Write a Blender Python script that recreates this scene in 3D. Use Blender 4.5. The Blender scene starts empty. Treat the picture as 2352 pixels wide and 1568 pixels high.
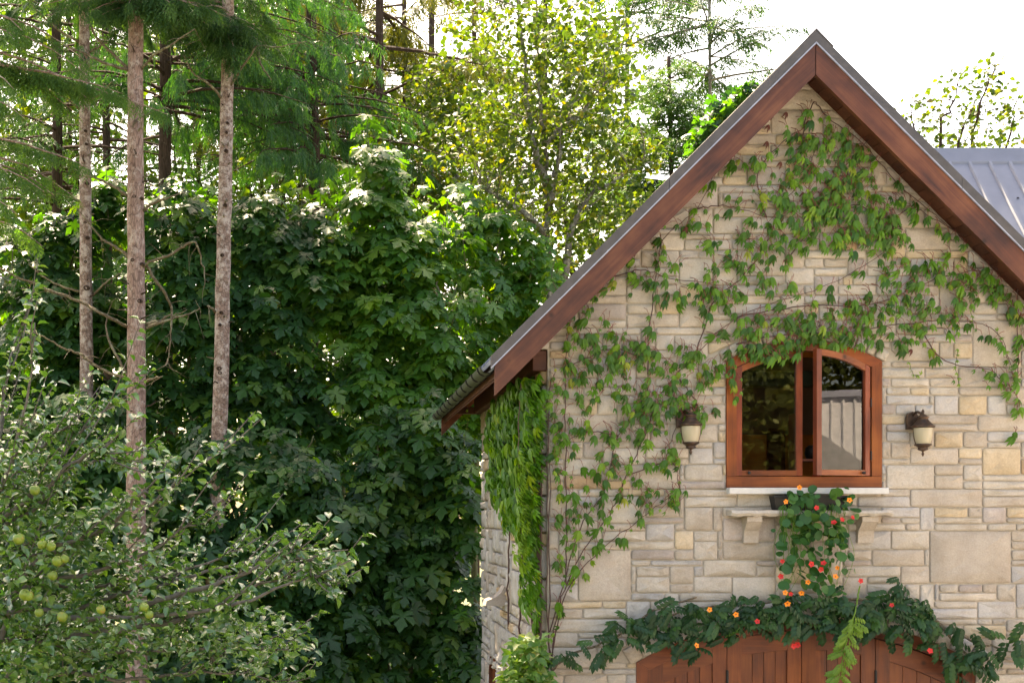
import bpy, math, random
import numpy as np
from mathutils import Matrix, Vector
R = math.radians
random.seed(7); rng = np.random.default_rng(11)
S = bpy.context.scene
C = S.collection

# ------------------------------------------------------------------ camera, sky, sun, exposure
CAMY, CAMZ, F = -13.333, 3.8, 1280.0          # focal length in pixels of a 1024 wide picture
PX, PY, K = 335.0, 515.0, 2.296875            # optical centre of the shifted lens
cam = bpy.data.objects.new('camera', bpy.data.cameras.new('camera'))
C.objects.link(cam); S.camera = cam
cam.location = (0, CAMY, CAMZ); cam.rotation_euler = (R(90), 0, 0)
cam.data.sensor_width = 36; cam.data.lens = 45
cam.data.shift_x = (512-PX)/1024; cam.data.shift_y = (PY-341)/1024
cam.data.clip_end = 2000

SUN_EL, SUN_DIR = 54.0, Vector((-0.28, 0.96, 0)).normalized()   # behind the trees, a little to the left
W = bpy.data.worlds.new('World'); S.world = W; W.use_nodes = True
nt = W.node_tree
sky = nt.nodes.new('ShaderNodeTexSky'); sky.sky_type = 'NISHITA'; sky.sun_disc = False
sky.sun_elevation = R(SUN_EL); sky.sun_rotation = math.atan2(SUN_DIR.x, SUN_DIR.y)
sky.altitude = 50; sky.air_density = 1.0; sky.dust_density = 4.0; sky.ozone_density = 0.6
nt.nodes['Background'].inputs['Strength'].default_value = 0.15
nt.links.new(sky.outputs[0], nt.nodes['Background'].inputs['Color'])
sl = bpy.data.lights.new('sun', 'SUN'); sl.energy = 4.5; sl.angle = R(0.53); sl.color = (1.0, 0.93, 0.80)
sun = bpy.data.objects.new('sun', sl); C.objects.link(sun)
sun.location = (-20, 40, 40)
sv = Vector((SUN_DIR.x*math.cos(R(SUN_EL)), SUN_DIR.y*math.cos(R(SUN_EL)), math.sin(R(SUN_EL))))
sun.rotation_euler = sv.to_track_quat('Z', 'Y').to_euler()
S.view_settings.view_transform = 'Standard'; S.view_settings.look = 'None'
S.view_settings.gamma = 1.0; S.view_settings.exposure = 2.38
S.view_settings.use_white_balance = True; S.view_settings.white_balance_temperature = 8350; S.view_settings.white_balance_tint = 12

# ------------------------------------------------------------------ helpers
def P(u, v, Y):
    """a point at depth Y (metres behind the front wall) from a direction measured in a 2352 px wide picture"""
    d = Y-CAMY
    return np.array(((u/K-PX)*d/F, Y, CAMZ+(PY-v/K)*d/F))
def proj(p):
    d = p[..., 1]-CAMY
    return np.stack(((PX+p[..., 0]*F/d)*K, (PY-(p[..., 2]-CAMZ)*F/d)*K), -1)
def M(px, Y): return px/K*(Y-CAMY)/F           # length in metres of px picture units at depth Y
def unit(a): return a/np.maximum(np.linalg.norm(a, axis=-1, keepdims=True), 1e-9)

WL = {}                                        # world place of each object's origin
def link(name, data, parent=None, loc=(0, 0, 0), rot=None, label=None, cat=None, group=None, kind=None):
    o = bpy.data.objects.new(name, data); C.objects.link(o)
    base = WL.get(parent.name, (0, 0, 0)) if parent else (0, 0, 0)
    l = tuple(float(loc[i]-base[i]) for i in range(3))
    if rot is not None:
        m = Matrix(rot.tolist() if hasattr(rot, 'tolist') else rot).to_4x4(); m.translation = l
        o.matrix_basis = m
    else: o.location = l
    o.parent = parent
    WL[o.name] = tuple(float(x) for x in loc)
    if label: o['label'] = label
    if cat: o['category'] = cat
    if group: o['group'] = group
    if kind: o['kind'] = kind
    return o
def thing(name, label, cat, loc, group=None): return link(name, None, None, loc, None, label, cat, group)

def mesh_np(name, v, f, mat, smooth=False, rnd=None):
    v = np.ascontiguousarray(v, dtype=np.float32); f = np.ascontiguousarray(f, dtype=np.int32)
    me = bpy.data.meshes.new(name); n, k = f.shape
    me.vertices.add(len(v)); me.vertices.foreach_set('co', v.ravel())
    me.loops.add(n*k); me.loops.foreach_set('vertex_index', f.ravel())
    me.polygons.add(n); me.polygons.foreach_set('loop_start', np.arange(0, n*k, k, dtype=np.int32))
    if smooth: me.polygons.foreach_set('use_smooth', np.ones(n, dtype=bool))
    me.update(calc_edges=True)
    if rnd is not None:
        a = me.attributes.new('rnd', 'FLOAT', 'POINT'); a.data.foreach_set('value', np.ascontiguousarray(rnd, dtype=np.float32))
    if mat: me.materials.append(mat)
    return me
class MB:
    def __init__(s): s.v = []; s.f = []
    def add(s, vs, fs):
        b = len(s.v); s.v += [tuple(float(c) for c in p) for p in vs]; s.f += [tuple(b+i for i in q) for q in fs]
        return s
    def box(s, x0, x1, y0, y1, z0, z1, bev=0.0):
        if bev <= 0:
            vs = [(x, y, z) for z in (z0, z1) for y in (y0, y1) for x in (x0, x1)]
            return s.add(vs, [(0, 2, 3, 1), (4, 5, 7, 6), (0, 1, 5, 4), (2, 6, 7, 3), (0, 4, 6, 2), (1, 3, 7, 5)])
        b = bev
        def ring(z, i): return [(x0+i, y0+b, z), (x0+b, y0+i, z), (x1-b, y0+i, z), (x1-i, y0+b, z), (x1-i, y1-b, z), (x1-b, y1-i, z), (x0+b, y1-i, z), (x0+i, y1-b, z)]
        rs = [ring(z0, b), ring(z0+b, 0), ring(z1-b, 0), ring(z1, b)]
        vs = sum(rs, []); fs = [tuple(range(7, -1, -1)), tuple(range(24, 32))]
        for r in range(3):
            for i in range(8):
                j = (i+1) % 8; fs.append((r*8+i, r*8+j, r*8+8+j, r*8+8+i))
        return s.add(vs, fs)
    def tube(s, pts, rad, n=6, cap=True):
        pts = np.array(pts, float); m = len(pts)
        rad = np.broadcast_to(np.array(rad, float), (m,)) if np.ndim(rad) < 1 or len(np.atleast_1d(rad)) == 1 else np.interp(np.linspace(0, 1, m), np.linspace(0, 1, len(rad)), rad)
        t = np.gradient(pts, axis=0); t = unit(t)
        ref = np.array((0, 0, 1.)) if abs(t[0][2]) < 0.9 else np.array((1., 0, 0))
        vs = []
        for i in range(m):
            a = unit(np.cross(t[i], ref)); b = np.cross(t[i], a)
            for k in range(n):
                q = 2*math.pi*k/n; vs.append(pts[i]+rad[i]*(math.cos(q)*a+math.sin(q)*b))
        fs = [(i*n+k, i*n+(k+1) % n, (i+1)*n+(k+1) % n, (i+1)*n+k) for i in range(m-1) for k in range(n)]
        if cap: fs += [tuple(range(n-1, -1, -1)), tuple(range((m-1)*n, m*n))]
        return s.add(vs, fs)
    def lathe(s, c, prof, n=16, sx=1.0, sy=1.0):
        vs = [(c[0]+r*math.cos(2*math.pi*k/n)*sx, c[1]+r*math.sin(2*math.pi*k/n)*sy, c[2]+z) for r, z in prof for k in range(n)]
        m = len(prof)
        fs = [(i*n+k, i*n+(k+1) % n, (i+1)*n+(k+1) % n, (i+1)*n+k) for i in range(m-1) for k in range(n)]
        return s.add(vs, fs)
    def prism(s, poly, y0, y1):
        """poly: (x, z) outline, extruded from y0 to y1"""
        n = len(poly); vs = [(x, y0, z) for x, z in poly]+[(x, y1, z) for x, z in poly]
        return s.add(vs, [tuple(range(n)), tuple(range(2*n-1, n-1, -1))]+[(i, i+n, (i+1) % n+n, (i+1) % n) for i in range(n)])
    def mesh(s, name, mat, smooth=False):
        me = bpy.data.meshes.new(name); me.from_pydata(s.v, [], s.f)
        if smooth: me.polygons.foreach_set('use_smooth', [True]*len(me.polygons))
        if mat: me.materials.append(mat)
        me.update(); return me
    def build(s, name, mat, parent=None, smooth=False, **kw):
        return link(name, s.mesh(name, mat, smooth), parent, **kw)

def smooth_path(pts, n=4, jit=0.0):
    """Catmull-Rom through pts"""
    p = np.array(pts, float); p = np.vstack((2*p[0]-p[1], p, 2*p[-1]-p[-2])); out = []
    for i in range(1, len(p)-2):
        for k in range(n):
            t = k/n
            out.append(0.5*(2*p[i]+(p[i+1]-p[i-1])*t+(2*p[i-1]-5*p[i]+4*p[i+1]-p[i+2])*t*t+(3*p[i]-p[i-1]-3*p[i+1]+p[i+2])*t**3))
    out.append(p[-2]); out = np.array(out)
    if jit: out[1:-1] += rng.normal(0, jit, out[1:-1].shape)
    return out

def frames(t, n):
    """rotation matrices with columns side, t, normal"""
    t = unit(t); n = n-(n*t).sum(-1, keepdims=True)*t; n = unit(n); s = np.cross(t, n)
    return np.stack((s, t, n), -1)
def scatter(tv, tf, pos, rot, scale, rnd=None):
    tv = np.asarray(tv, float); tf = np.asarray(tf, int); N = len(pos); k = len(tv)
    v = np.einsum('nij,kj->nki', rot, tv)*np.asarray(scale).reshape(-1, 1, 1)+pos[:, None, :]
    f = tf[None]+(np.arange(N)*k)[:, None, None]
    r = np.repeat(rng.random(N) if rnd is None else rnd, k)
    return v.reshape(-1, 3), f.reshape(-1, tf.shape[1]), r
def rand_dir(n): return unit(rng.normal(size=(n, 3)))

# ------------------------------------------------------------------ materials
def mat(name):
    m = bpy.data.materials.new(name); m.use_nodes = True
    n = m.node_tree.nodes; return m, n, m.node_tree.links, n['Principled BSDF']
def N(n, t, **kw):
    x = n.new(t)
    for k, v in kw.items():
        if k.startswith('i_'): x.inputs[int(k[2:]) if k[2:].isdigit() else k[2:].replace('_', ' ')].default_value = v
        else: setattr(x, k, v)
    return x
def ramp(n, stops):
    r = n.new('ShaderNodeValToRGB'); e = r.color_ramp.elements
    while len(e) < len(stops): e.new(0.5)
    for i, (p, c) in enumerate(stops): e[i].position = p; e[i].color = (*c, 1)
    return r
def noisy(name, stops, scale, rough=0.8, bump=0.0, bscale=None, stretch=(1, 1, 1), detail=6, dist=0.01, metal=0.0, spec=0.3, coord='Object', perobj=0.0):
    m, n, l, b = mat(name)
    tc = n.new('ShaderNodeTexCoord'); mp = n.new('ShaderNodeMapping'); mp.inputs['Scale'].default_value = stretch
    l.new(tc.outputs[coord], mp.inputs[0])
    src = mp.outputs[0]
    if perobj:
        oi = n.new('ShaderNodeObjectInfo'); ml = N(n, 'ShaderNodeMath', operation='MULTIPLY', i_1=37.0)
        l.new(oi.outputs['Random'], ml.inputs[0])
        va = N(n, 'ShaderNodeVectorMath', operation='ADD'); l.new(src, va.inputs[0]); l.new(ml.outputs[0], va.inputs[1]); src = va.outputs[0]
    tx = N(n, 'ShaderNodeTexNoise', i_Scale=scale, i_Detail=detail, i_Roughness=0.62); l.new(src, tx.inputs['Vector'])
    rp = ramp(n, stops); l.new(tx.outputs[0], rp.inputs[0])
    col = rp.outputs[0]
    if perobj:
        hs = n.new('ShaderNodeHueSaturation'); mr = N(n, 'ShaderNodeMapRange', i_3=1-perobj, i_4=1+perobj)
        l.new(oi.outputs['Random'], mr.inputs[0]); l.new(mr.outputs[0], hs.inputs['Value']); l.new(col, hs.inputs['Color']); col = hs.outputs[0]
    l.new(col, b.inputs['Base Color'])
    b.inputs['Roughness'].default_value = rough; b.inputs['Metallic'].default_value = metal; b.inputs['Specular IOR Level'].default_value = spec
    if bump:
        t2 = N(n, 'ShaderNodeTexNoise', i_Scale=bscale or scale*4, i_Detail=8, i_Roughness=0.65); l.new(src, t2.inputs['Vector'])
        bp = N(n, 'ShaderNodeBump', i_Strength=bump, i_Distance=dist); l.new(t2.outputs[0], bp.inputs['Height']); l.new(bp.outputs[0], b.inputs['Normal'])
    return m
def leaf_mat(name, stops, tcol, tfac=0.4, rough=0.45, spec=0.5, vein=0.0, coat=0.0):
    m, n, l, b = mat(name)
    at = N(n, 'ShaderNodeAttribute', attribute_name='rnd'); oi = n.new('ShaderNodeObjectInfo')
    ad = N(n, 'ShaderNodeMath', operation='ADD'); l.new(at.outputs['Fac'], ad.inputs[0]); l.new(oi.outputs['Random'], ad.inputs[1])
    fr = N(n, 'ShaderNodeMath', operation='FRACT'); l.new(ad.outputs[0], fr.inputs[0])
    rp = ramp(n, stops); l.new(fr.outputs[0], rp.inputs[0])
    # fine blotches inside each leaf
    tc = n.new('ShaderNodeTexCoord'); tx = N(n, 'ShaderNodeTexNoise', i_Scale=30.0, i_Detail=3.0); l.new(tc.outputs['Object'], tx.inputs['Vector'])
    mr = N(n, 'ShaderNodeMapRange', i_1=0.3, i_2=0.7, i_3=0.78, i_4=1.2); l.new(tx.outputs[0], mr.inputs[0])
    hs = n.new('ShaderNodeHueSaturation'); l.new(mr.outputs[0], hs.inputs['Value']); l.new(rp.outputs[0], hs.inputs['Color'])
    l.new(hs.outputs[0], b.inputs['Base Color']); b.inputs['Roughness'].default_value = rough; b.inputs['Specular IOR Level'].default_value = spec
    tr = n.new('ShaderNodeBsdfTranslucent')
    mc = N(n, 'ShaderNodeMix', data_type='RGBA', blend_type='MULTIPLY'); mc.inputs[0].default_value = 1.0
    l.new(hs.outputs[0], mc.inputs[6]); mc.inputs[7].default_value = (*tcol, 1); l.new(mc.outputs[2], tr.inputs[0])
    mx = N(n, 'ShaderNodeMixShader', i_0=tfac); l.new(b.outputs[0], mx.inputs[1]); l.new(tr.outputs[0], mx.inputs[2])
    l.new(mx.outputs[0], n['Material Output'].inputs[0])
    return m
def plain(name, col, rough=0.6, metal=0.0, spec=0.4, bump=0.0):
    return noisy(name, [(0.3, tuple(c*0.8 for c in col)), (0.7, tuple(min(1, c*1.15) for c in col))], 9.0, rough, bump, 40, metal=metal, spec=spec)

def stone_mat(name, a, b_, c):
    m, n, l, bs = mat(name)
    tc = n.new('ShaderNodeTexCoord'); oi = n.new('ShaderNodeObjectInfo')
    ml = N(n, 'ShaderNodeMath', operation='MULTIPLY', i_1=91.0); l.new(oi.outputs['Random'], ml.inputs[0])
    va = N(n, 'ShaderNodeVectorMath', operation='ADD'); l.new(tc.outputs['Object'], va.inputs[0]); l.new(ml.outputs[0], va.inputs[1])
    t1 = N(n, 'ShaderNodeTexNoise', i_Scale=3.6, i_Detail=7, i_Roughness=0.65); l.new(va.outputs[0], t1.inputs['Vector'])
    rp = ramp(n, [(0.3, a), (0.5, b_), (0.72, c)]); l.new(t1.outputs[0], rp.inputs[0])
    t3 = N(n, 'ShaderNodeTexNoise', i_Scale=60.0, i_Detail=4, i_Roughness=0.7); l.new(va.outputs[0], t3.inputs['Vector'])
    m3 = N(n, 'ShaderNodeMapRange', i_1=0.3, i_2=0.7, i_3=0.86, i_4=1.1); l.new(t3.outputs[0], m3.inputs[0])
    m4 = N(n, 'ShaderNodeMapRange', i_3=0.9, i_4=1.08); l.new(oi.outputs['Random'], m4.inputs[0])
    ge = n.new('ShaderNodeNewGeometry'); ms = n.new('ShaderNodeMapping'); ms.inputs['Scale'].default_value = (2.6, 2.6, .55); l.new(ge.outputs['Position'], ms.inputs[0])
    t5 = N(n, 'ShaderNodeTexNoise', i_Scale=1.0, i_Detail=7, i_Roughness=0.68); l.new(ms.outputs[0], t5.inputs['Vector'])
    m5 = N(n, 'ShaderNodeMapRange', i_1=0.42, i_2=0.68, i_3=1.03, i_4=0.88); l.new(t5.outputs[0], m5.inputs[0])
    m6 = N(n, 'ShaderNodeMath', operation='MULTIPLY'); l.new(m3.outputs[0], m6.inputs[0]); l.new(m5.outputs[0], m6.inputs[1])
    mm = N(n, 'ShaderNodeMath', operation='MULTIPLY'); l.new(m6.outputs[0], mm.inputs[0]); l.new(m4.outputs[0], mm.inputs[1])
    hs = n.new('ShaderNodeHueSaturation'); l.new(mm.outputs[0], hs.inputs['Value']); l.new(rp.outputs[0], hs.inputs['Color'])
    l.new(hs.outputs[0], bs.inputs['Base Color']); bs.inputs['Roughness'].default_value = 0.9; bs.inputs['Specular IOR Level'].default_value = 0.2
    # split-face relief: slanting ridges plus grain
    mp = n.new('ShaderNodeMapping'); mp.inputs['Rotation'].default_value = (0, R(28), 0); mp.inputs['Scale'].default_value = (11, 11, 16); l.new(va.outputs[0], mp.inputs[0])
    t2 = N(n, 'ShaderNodeTexNoise', i_Scale=1.0, i_Detail=6, i_Roughness=0.6, i_Distortion=0.6); l.new(mp.outputs[0], t2.inputs['Vector'])
    bp = N(n, 'ShaderNodeBump', i_Strength=0.6, i_Distance=0.018); l.new(t2.outputs[0], bp.inputs['Height'])
    b2 = N(n, 'ShaderNodeBump', i_Strength=0.35, i_Distance=0.006); l.new(t3.outputs[0], b2.inputs['Height']); l.new(bp.outputs[0], b2.inputs['Normal'])
    l.new(b2.outputs[0], bs.inputs['Normal'])
    return m
def wood_mat(name, dark, mid, lite, axis='Z', knots=True, rough=0.5):
    m, n, l, bs = mat(name)
    tc = n.new('ShaderNodeTexCoord'); oi = n.new('ShaderNodeObjectInfo')
    ml = N(n, 'ShaderNodeMath', operation='MULTIPLY', i_1=53.0); l.new(oi.outputs['Random'], ml.inputs[0])
    va = N(n, 'ShaderNodeVectorMath', operation='ADD'); l.new(tc.outputs['Object'], va.inputs[0]); l.new(ml.outputs[0], va.inputs[1])
    mp = n.new('ShaderNodeMapping'); l.new(va.outputs[0], mp.inputs[0])
    if axis == 'Z': mp.inputs['Scale'].default_value = (28, 28, 1.6)
    elif axis == 'X': mp.inputs['Scale'].default_value = (1.6, 28, 28)
    elif axis == 'L': mp.inputs['Rotation'].default_value = (0, R(45), 0); mp.inputs['Scale'].default_value = (1.2, 20, 18)
    else: mp.inputs['Rotation'].default_value = (0, R(-45), 0); mp.inputs['Scale'].default_value = (1.2, 20, 18)
    if axis in ('L', 'Rr'):
        sc_ = tuple(mp.inputs['Scale'].default_value); mp.inputs['Scale'].default_value = (1, 1, 1)
        m2 = n.new('ShaderNodeMapping'); m2.inputs['Scale'].default_value = sc_; l.new(mp.outputs[0], m2.inputs[0]); mp = m2
    g = N(n, 'ShaderNodeTexNoise', i_Scale=1.0, i_Detail=7, i_Roughness=0.6, i_Distortion=0.8); l.new(mp.outputs[0], g.inputs['Vector'])
    big = N(n, 'ShaderNodeTexNoise', i_Scale=2.2, i_Detail=4); l.new(va.outputs[0], big.inputs['Vector'])
    mx = N(n, 'ShaderNodeMath', operation='MULTIPLY_ADD', i_1=0.45); l.new(g.outputs[0], mx.inputs[0])
    m5 = N(n, 'ShaderNodeMath', operation='MULTIPLY', i_1=0.62); l.new(big.outputs[0], m5.inputs[0]); l.new(m5.outputs[0], mx.inputs[2])
    rp = ramp(n, [(0.38, dark), (0.53, mid), (0.68, lite)]); l.new(mx.outputs[0], rp.inputs[0]); col = rp.outputs[0]
    if knots:
        vo = N(n, 'ShaderNodeTexVoronoi', i_Scale=3.1); l.new(va.outputs[0], vo.inputs['Vector'])
        k = N(n, 'ShaderNodeMapRange', i_1=0.03, i_2=0.12, i_3=0.25, i_4=1.0); l.new(vo.outputs['Distance'], k.inputs[0])
        h = n.new('ShaderNodeHueSaturation'); l.new(k.outputs[0], h.inputs['Value']); l.new(col, h.inputs['Color']); col = h.outputs[0]
    mr = N(n, 'ShaderNodeMapRange', i_3=0.8, i_4=1.15); l.new(oi.outputs['Random'], mr.inputs[0])
    h2 = n.new('ShaderNodeHueSaturation'); l.new(mr.outputs[0], h2.inputs['Value']); l.new(col, h2.inputs['Color'])
    l.new(h2.outputs[0], bs.inputs['Base Color']); bs.inputs['Roughness'].default_value = rough; bs.inputs['Specular IOR Level'].default_value = 0.35
    bp = N(n, 'ShaderNodeBump', i_Strength=0.25, i_Distance=0.004); l.new(g.outputs[0], bp.inputs['Height']); l.new(bp.outputs[0], bs.inputs['Normal'])
    return m
def bark_mat(name, dark, mid, lichen, cover=0.5, scale=(26, 26, 7)):
    m, n, l, bs = mat(name)
    tc = n.new('ShaderNodeTexCoord'); mp = n.new('ShaderNodeMapping'); mp.inputs['Scale'].default_value = scale; l.new(tc.outputs['Object'], mp.inputs[0])
    vo = N(n, 'ShaderNodeTexVoronoi', i_Scale=1.0, feature='DISTANCE_TO_EDGE'); l.new(mp.outputs[0], vo.inputs['Vector'])
    nz = N(n, 'ShaderNodeTexNoise', i_Scale=0.6, i_Detail=8, i_Roughness=0.7); l.new(mp.outputs[0], nz.inputs['Vector'])
    rp = ramp(n, [(0.3, dark), (0.62, mid)]); l.new(nz.outputs[0], rp.inputs[0])
    cr = N(n, 'ShaderNodeMapRange', i_1=0.0, i_2=0.12, i_3=0.45, i_4=1.0); l.new(vo.outputs['Distance'], cr.inputs[0])
    h = n.new('ShaderNodeHueSaturation'); l.new(cr.outputs[0], h.inputs['Value']); l.new(rp.outputs[0], h.inputs['Color'])
    ln = N(n, 'ShaderNodeTexNoise', i_Scale=9.0, i_Detail=8, i_Roughness=0.75); l.new(tc.outputs['Object'], ln.inputs['Vector'])
    lm = N(n, 'ShaderNodeMapRange', i_1=0.62-0.2*cover, i_2=0.74-0.2*cover, i_3=0.0, i_4=0.8); l.new(ln.outputs[0], lm.inputs[0])
    mx = N(n, 'ShaderNodeMix', data_type='RGBA'); l.new(lm.outputs[0], mx.inputs[0]); l.new(h.outputs[0], mx.inputs[6]); mx.inputs[7].default_value = (*lichen, 1)
    l.new(mx.outputs[2], bs.inputs['Base Color']); bs.inputs['Roughness'].default_value = 0.95; bs.inputs['Specular IOR Level'].default_value = 0.15
    ad = N(n, 'ShaderNodeMath', operation='MULTIPLY_ADD', i_1=0.5); l.new(nz.outputs[0], ad.inputs[0]); l.new(vo.outputs['Distance'], ad.inputs[2])
    bp = N(n, 'ShaderNodeBump', i_Strength=0.7, i_Distance=0.02); l.new(ad.outputs[0], bp.inputs['Height']); l.new(bp.outputs[0], bs.inputs['Normal'])
    return m

ST = [stone_mat('stone_cream', (.39, .33, .265), (.47, .405, .335), (.53, .47, .40)),
      stone_mat('stone_beige', (.36, .295, .23), (.43, .36, .29), (.49, .42, .35)),
      stone_mat('stone_grey', (.35, .315, .285), (.42, .38, .345), (.47, .435, .395)),
      stone_mat('stone_yellow', (.42, .32, .205), (.50, .39, .265), (.55, .45, .33)),
      stone_mat('stone_ochre', (.40, .27, .165), (.47, .335, .21), (.51, .39, .265)),
      stone_mat('stone_mauve', (.32, .265, .225), (.39, .325, .28), (.44, .38, .335))]
SW = [.46, .27, .13, .06, .015, .065]
MORTAR = noisy('mortar', [(.35, (.36, .31, .25)), (.65, (.45, .39, .32))], 14, .95, .4, 80, dist=.01)
ROUGHST = [stone_mat('rough_stone_grey', (.30, .265, .24), (.38, .345, .315), (.46, .42, .38)), stone_mat('rough_stone_brown', (.27, .22, .18), (.36, .30, .25), (.43, .37, .315))]
SILLST = noisy('sill_limestone', [(.35, (.52, .49, .45)), (.65, (.6, .57, .53))], 12, .85, .2, 90, dist=.004)
BARGE_L = wood_mat('barge_wood_left', (.04, .013, .009), (.105, .032, .016), (.175, .062, .029), 'L')
BARGE_R = wood_mat('barge_wood_right', (.04, .013, .009), (.105, .032, .016), (.175, .062, .029), 'Rr')
SOFF = wood_mat('soffit_wood', (.05, .016, .009), (.085, .027, .014), (.12, .042, .022), 'X', knots=False, rough=.6)
FRAMEW = wood_mat('window_cedar', (.11, .024, .006), (.23, .052, .010), (.33, .090, .018), 'Z', rough=.35)
FRAMEX = wood_mat('window_cedar_flat', (.095, .02, .006), (.20, .045, .009), (.29, .078, .016), 'X', rough=.35)
SASHW = wood_mat('sash_cedar', (.095, .017, .007), (.165, .03, .010), (.23, .048, .015), 'Z', knots=False, rough=.4)
DOORW = wood_mat('door_cedar', (.065, .014, .005), (.155, .035, .009), (.235, .062, .015), 'Z', rough=.45)
DOORX = wood_mat('door_cedar_flat', (.065, .014, .005), (.14, .031, .008), (.21, .054, .014), 'X', rough=.45)
TRIM = plain('grey_metal_trim', (.09, .078, .075), .45, .3)
TRIM2 = plain('pale_metal_lip', (.33, .34, .40), .4, .3)
METAL = noisy('grey_roof_metal', [(.3, (.14, .15, .185)), (.7, (.18, .19, .23))], 2.5, .45, .04, 8, metal=.25, spec=.5)
GUTTER = plain('dark_gutter', (.075, .085, .06), .5, .2)
BLACK = plain('black_iron', (.018, .017, .016), .5, .3)
BRONZE = noisy('lantern_bronze', [(.35, (.035, .022, .016)), (.62, (.10, .055, .033)), (.75, (.2, .12, .08))], 18, .42, .15, 60, metal=.5, spec=.5, dist=.003)
def glow_glass():
    m, n, l, b = mat('frosted_glass'); b.inputs['Base Color'].default_value = (.40, .34, .23, 1); b.inputs['Roughness'].default_value = .35
    b.inputs['Subsurface Weight'].default_value = .3; b.inputs['Subsurface Radius'].default_value = (.05, .04, .02); b.inputs['Specular IOR Level'].default_value = .6
    return m
FROST = glow_glass()
def pane_mat():
    m, n, l, b = mat('window_glass'); n.remove(b)
    tr = N(n, 'ShaderNodeBsdfTransparent'); tr.inputs[0].default_value = (.80, .80, .78, 1)
    gl = N(n, 'ShaderNodeBsdfGlossy', i_Roughness=0.0); lw = N(n, 'ShaderNodeFresnel', i_IOR=1.62)
    tx = N(n, 'ShaderNodeTexNoise', i_Scale=3.5, i_Detail=1); tc = n.new('ShaderNodeTexCoord'); l.new(tc.outputs['Object'], tx.inputs['Vector'])
    bp = N(n, 'ShaderNodeBump', i_Strength=.005, i_Distance=.03); l.new(tx.outputs[0], bp.inputs['Height']); l.new(bp.outputs[0], gl.inputs['Normal'])
    mx = n.new('ShaderNodeMixShader'); l.new(lw.outputs[0], mx.inputs[0]); l.new(tr.outputs[0], mx.inputs[1]); l.new(gl.outputs[0], mx.inputs[2])
    l.new(mx.outputs[0], n['Material Output'].inputs[0]); return m
PANE = pane_mat()
OCHRE = noisy('ochre_plaster', [(.35, (.42, .20, .045)), (.65, (.55, .28, .07))], 4, .9)
FLOORW = plain('oak_floor', (.50, .35, .20), .6)
DARKIN = plain('dark_interior', (.035, .022, .018), .8)
REDBOOK = plain('red_cover', (.5, .05, .02), .6)

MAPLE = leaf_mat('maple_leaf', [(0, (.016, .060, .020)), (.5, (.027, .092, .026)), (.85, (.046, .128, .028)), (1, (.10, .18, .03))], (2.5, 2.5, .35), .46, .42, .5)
MAPLE_SUN = leaf_mat('maple_leaf_sun_tint', [(0, (.035, .12, .026)), (.6, (.06, .17, .026)), (1, (.12, .22, .028))], (2.3, 2.1, .35), .52, .38, .6)  # lighter copy of the maple leaf, sun through the crown put into its colour
APPLEM = leaf_mat('apple_leaf', [(0, (.036, .098, .022)), (.6, (.062, .142, .034)), (1, (.11, .195, .048))], (2.0, 2.2, .4), .25, .26, 1.0)
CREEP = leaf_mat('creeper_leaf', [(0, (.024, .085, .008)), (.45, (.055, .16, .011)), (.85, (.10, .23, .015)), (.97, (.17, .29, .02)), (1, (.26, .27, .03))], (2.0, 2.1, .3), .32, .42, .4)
CREEPD = plain('withered_leaf', (.085, .022, .014), .8)
WIST = leaf_mat('wisteria_leaf', [(0, (.012, .046, .015)), (.6, (.020, .070, .018)), (1, (.042, .11, .022))], (2.2, 2.0, .5), .25, .45, .35)
WISTL = leaf_mat('young_or_sun_tinted_leaf', [(0, (.10, .21, .02)), (1, (.17, .29, .03))], (1.8, 1.7, .4), .35, .45, .4)  # lime young leaves; also paints the sun on the side wall strand
NAST = leaf_mat('nasturtium_leaf', [(0, (.022, .085, .022)), (.6, (.035, .125, .028)), (1, (.075, .17, .035))], (2.0, 1.9, .5), .28, .5, .35)
ALDER = leaf_mat('alder_leaf', [(0, (.036, .072, .016)), (.55, (.068, .112, .019)), (.9, (.11, .15, .021)), (.98, (.19, .19, .022)), (1, (.29, .21, .018))], (1.75, 1.8, .5), .40, .45, .35)
BGLEAF = leaf_mat('far_leaf', [(0, (.034, .075, .016)), (.6, (.075, .125, .02)), (1, (.14, .18, .024))], (1.8, 1.8, .4), .45, .5, .3)
FIRM = leaf_mat('fir_needles', [(0, (.022, .065, .022)), (.6, (.04, .105, .03)), (1, (.075, .15, .035))], (2.0, 2.1, .5), .25, .55, .3)
FIRB = leaf_mat('bright_fir_needles', [(0, (.032, .085, .016)), (.6, (.055, .13, .018)), (1, (.10, .18, .025))], (2.0, 2.0, .5), .25, .55, .3)
CEDAR = leaf_mat('cedar_spray', [(0, (.018, .075, .026)), (.6, (.034, .12, .036)), (1, (.07, .17, .04))], (2.0, 2.1, .5), .28, .45, .4)
CEDARO = leaf_mat('olive_cedar_spray', [(0, (.045, .062, .014)), (.6, (.075, .095, .018)), (1, (.12, .135, .025))], (2.0, 1.7, .45), .3, .55, .25)
YFIR = leaf_mat('young_fir_needles', [(0, (.035, .095, .03)), (.6, (.06, .14, .04)), (1, (.10, .19, .05))], (2.0, 2.0, .6), .28, .55, .3)
SHRUB = leaf_mat('variegated_leaf', [(0, (.07, .17, .03)), (.7, (.13, .25, .04)), (1, (.36, .38, .14))], (1.7, 1.6, .5), .35, .4, .45)
BARK = bark_mat('fir_bark', (.18, .105, .085), (.36, .235, .19), (.48, .39, .34), .55)
BARK2 = bark_mat('lichen_bark', (.14, .088, .07), (.29, .195, .155), (.48, .40, .35), .75, (20, 20, 16))
BARKD = bark_mat('cedar_bark', (.035, .022, .016), (.085, .055, .042), (.14, .11, .09), .2, (34, 34, 3))
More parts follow.
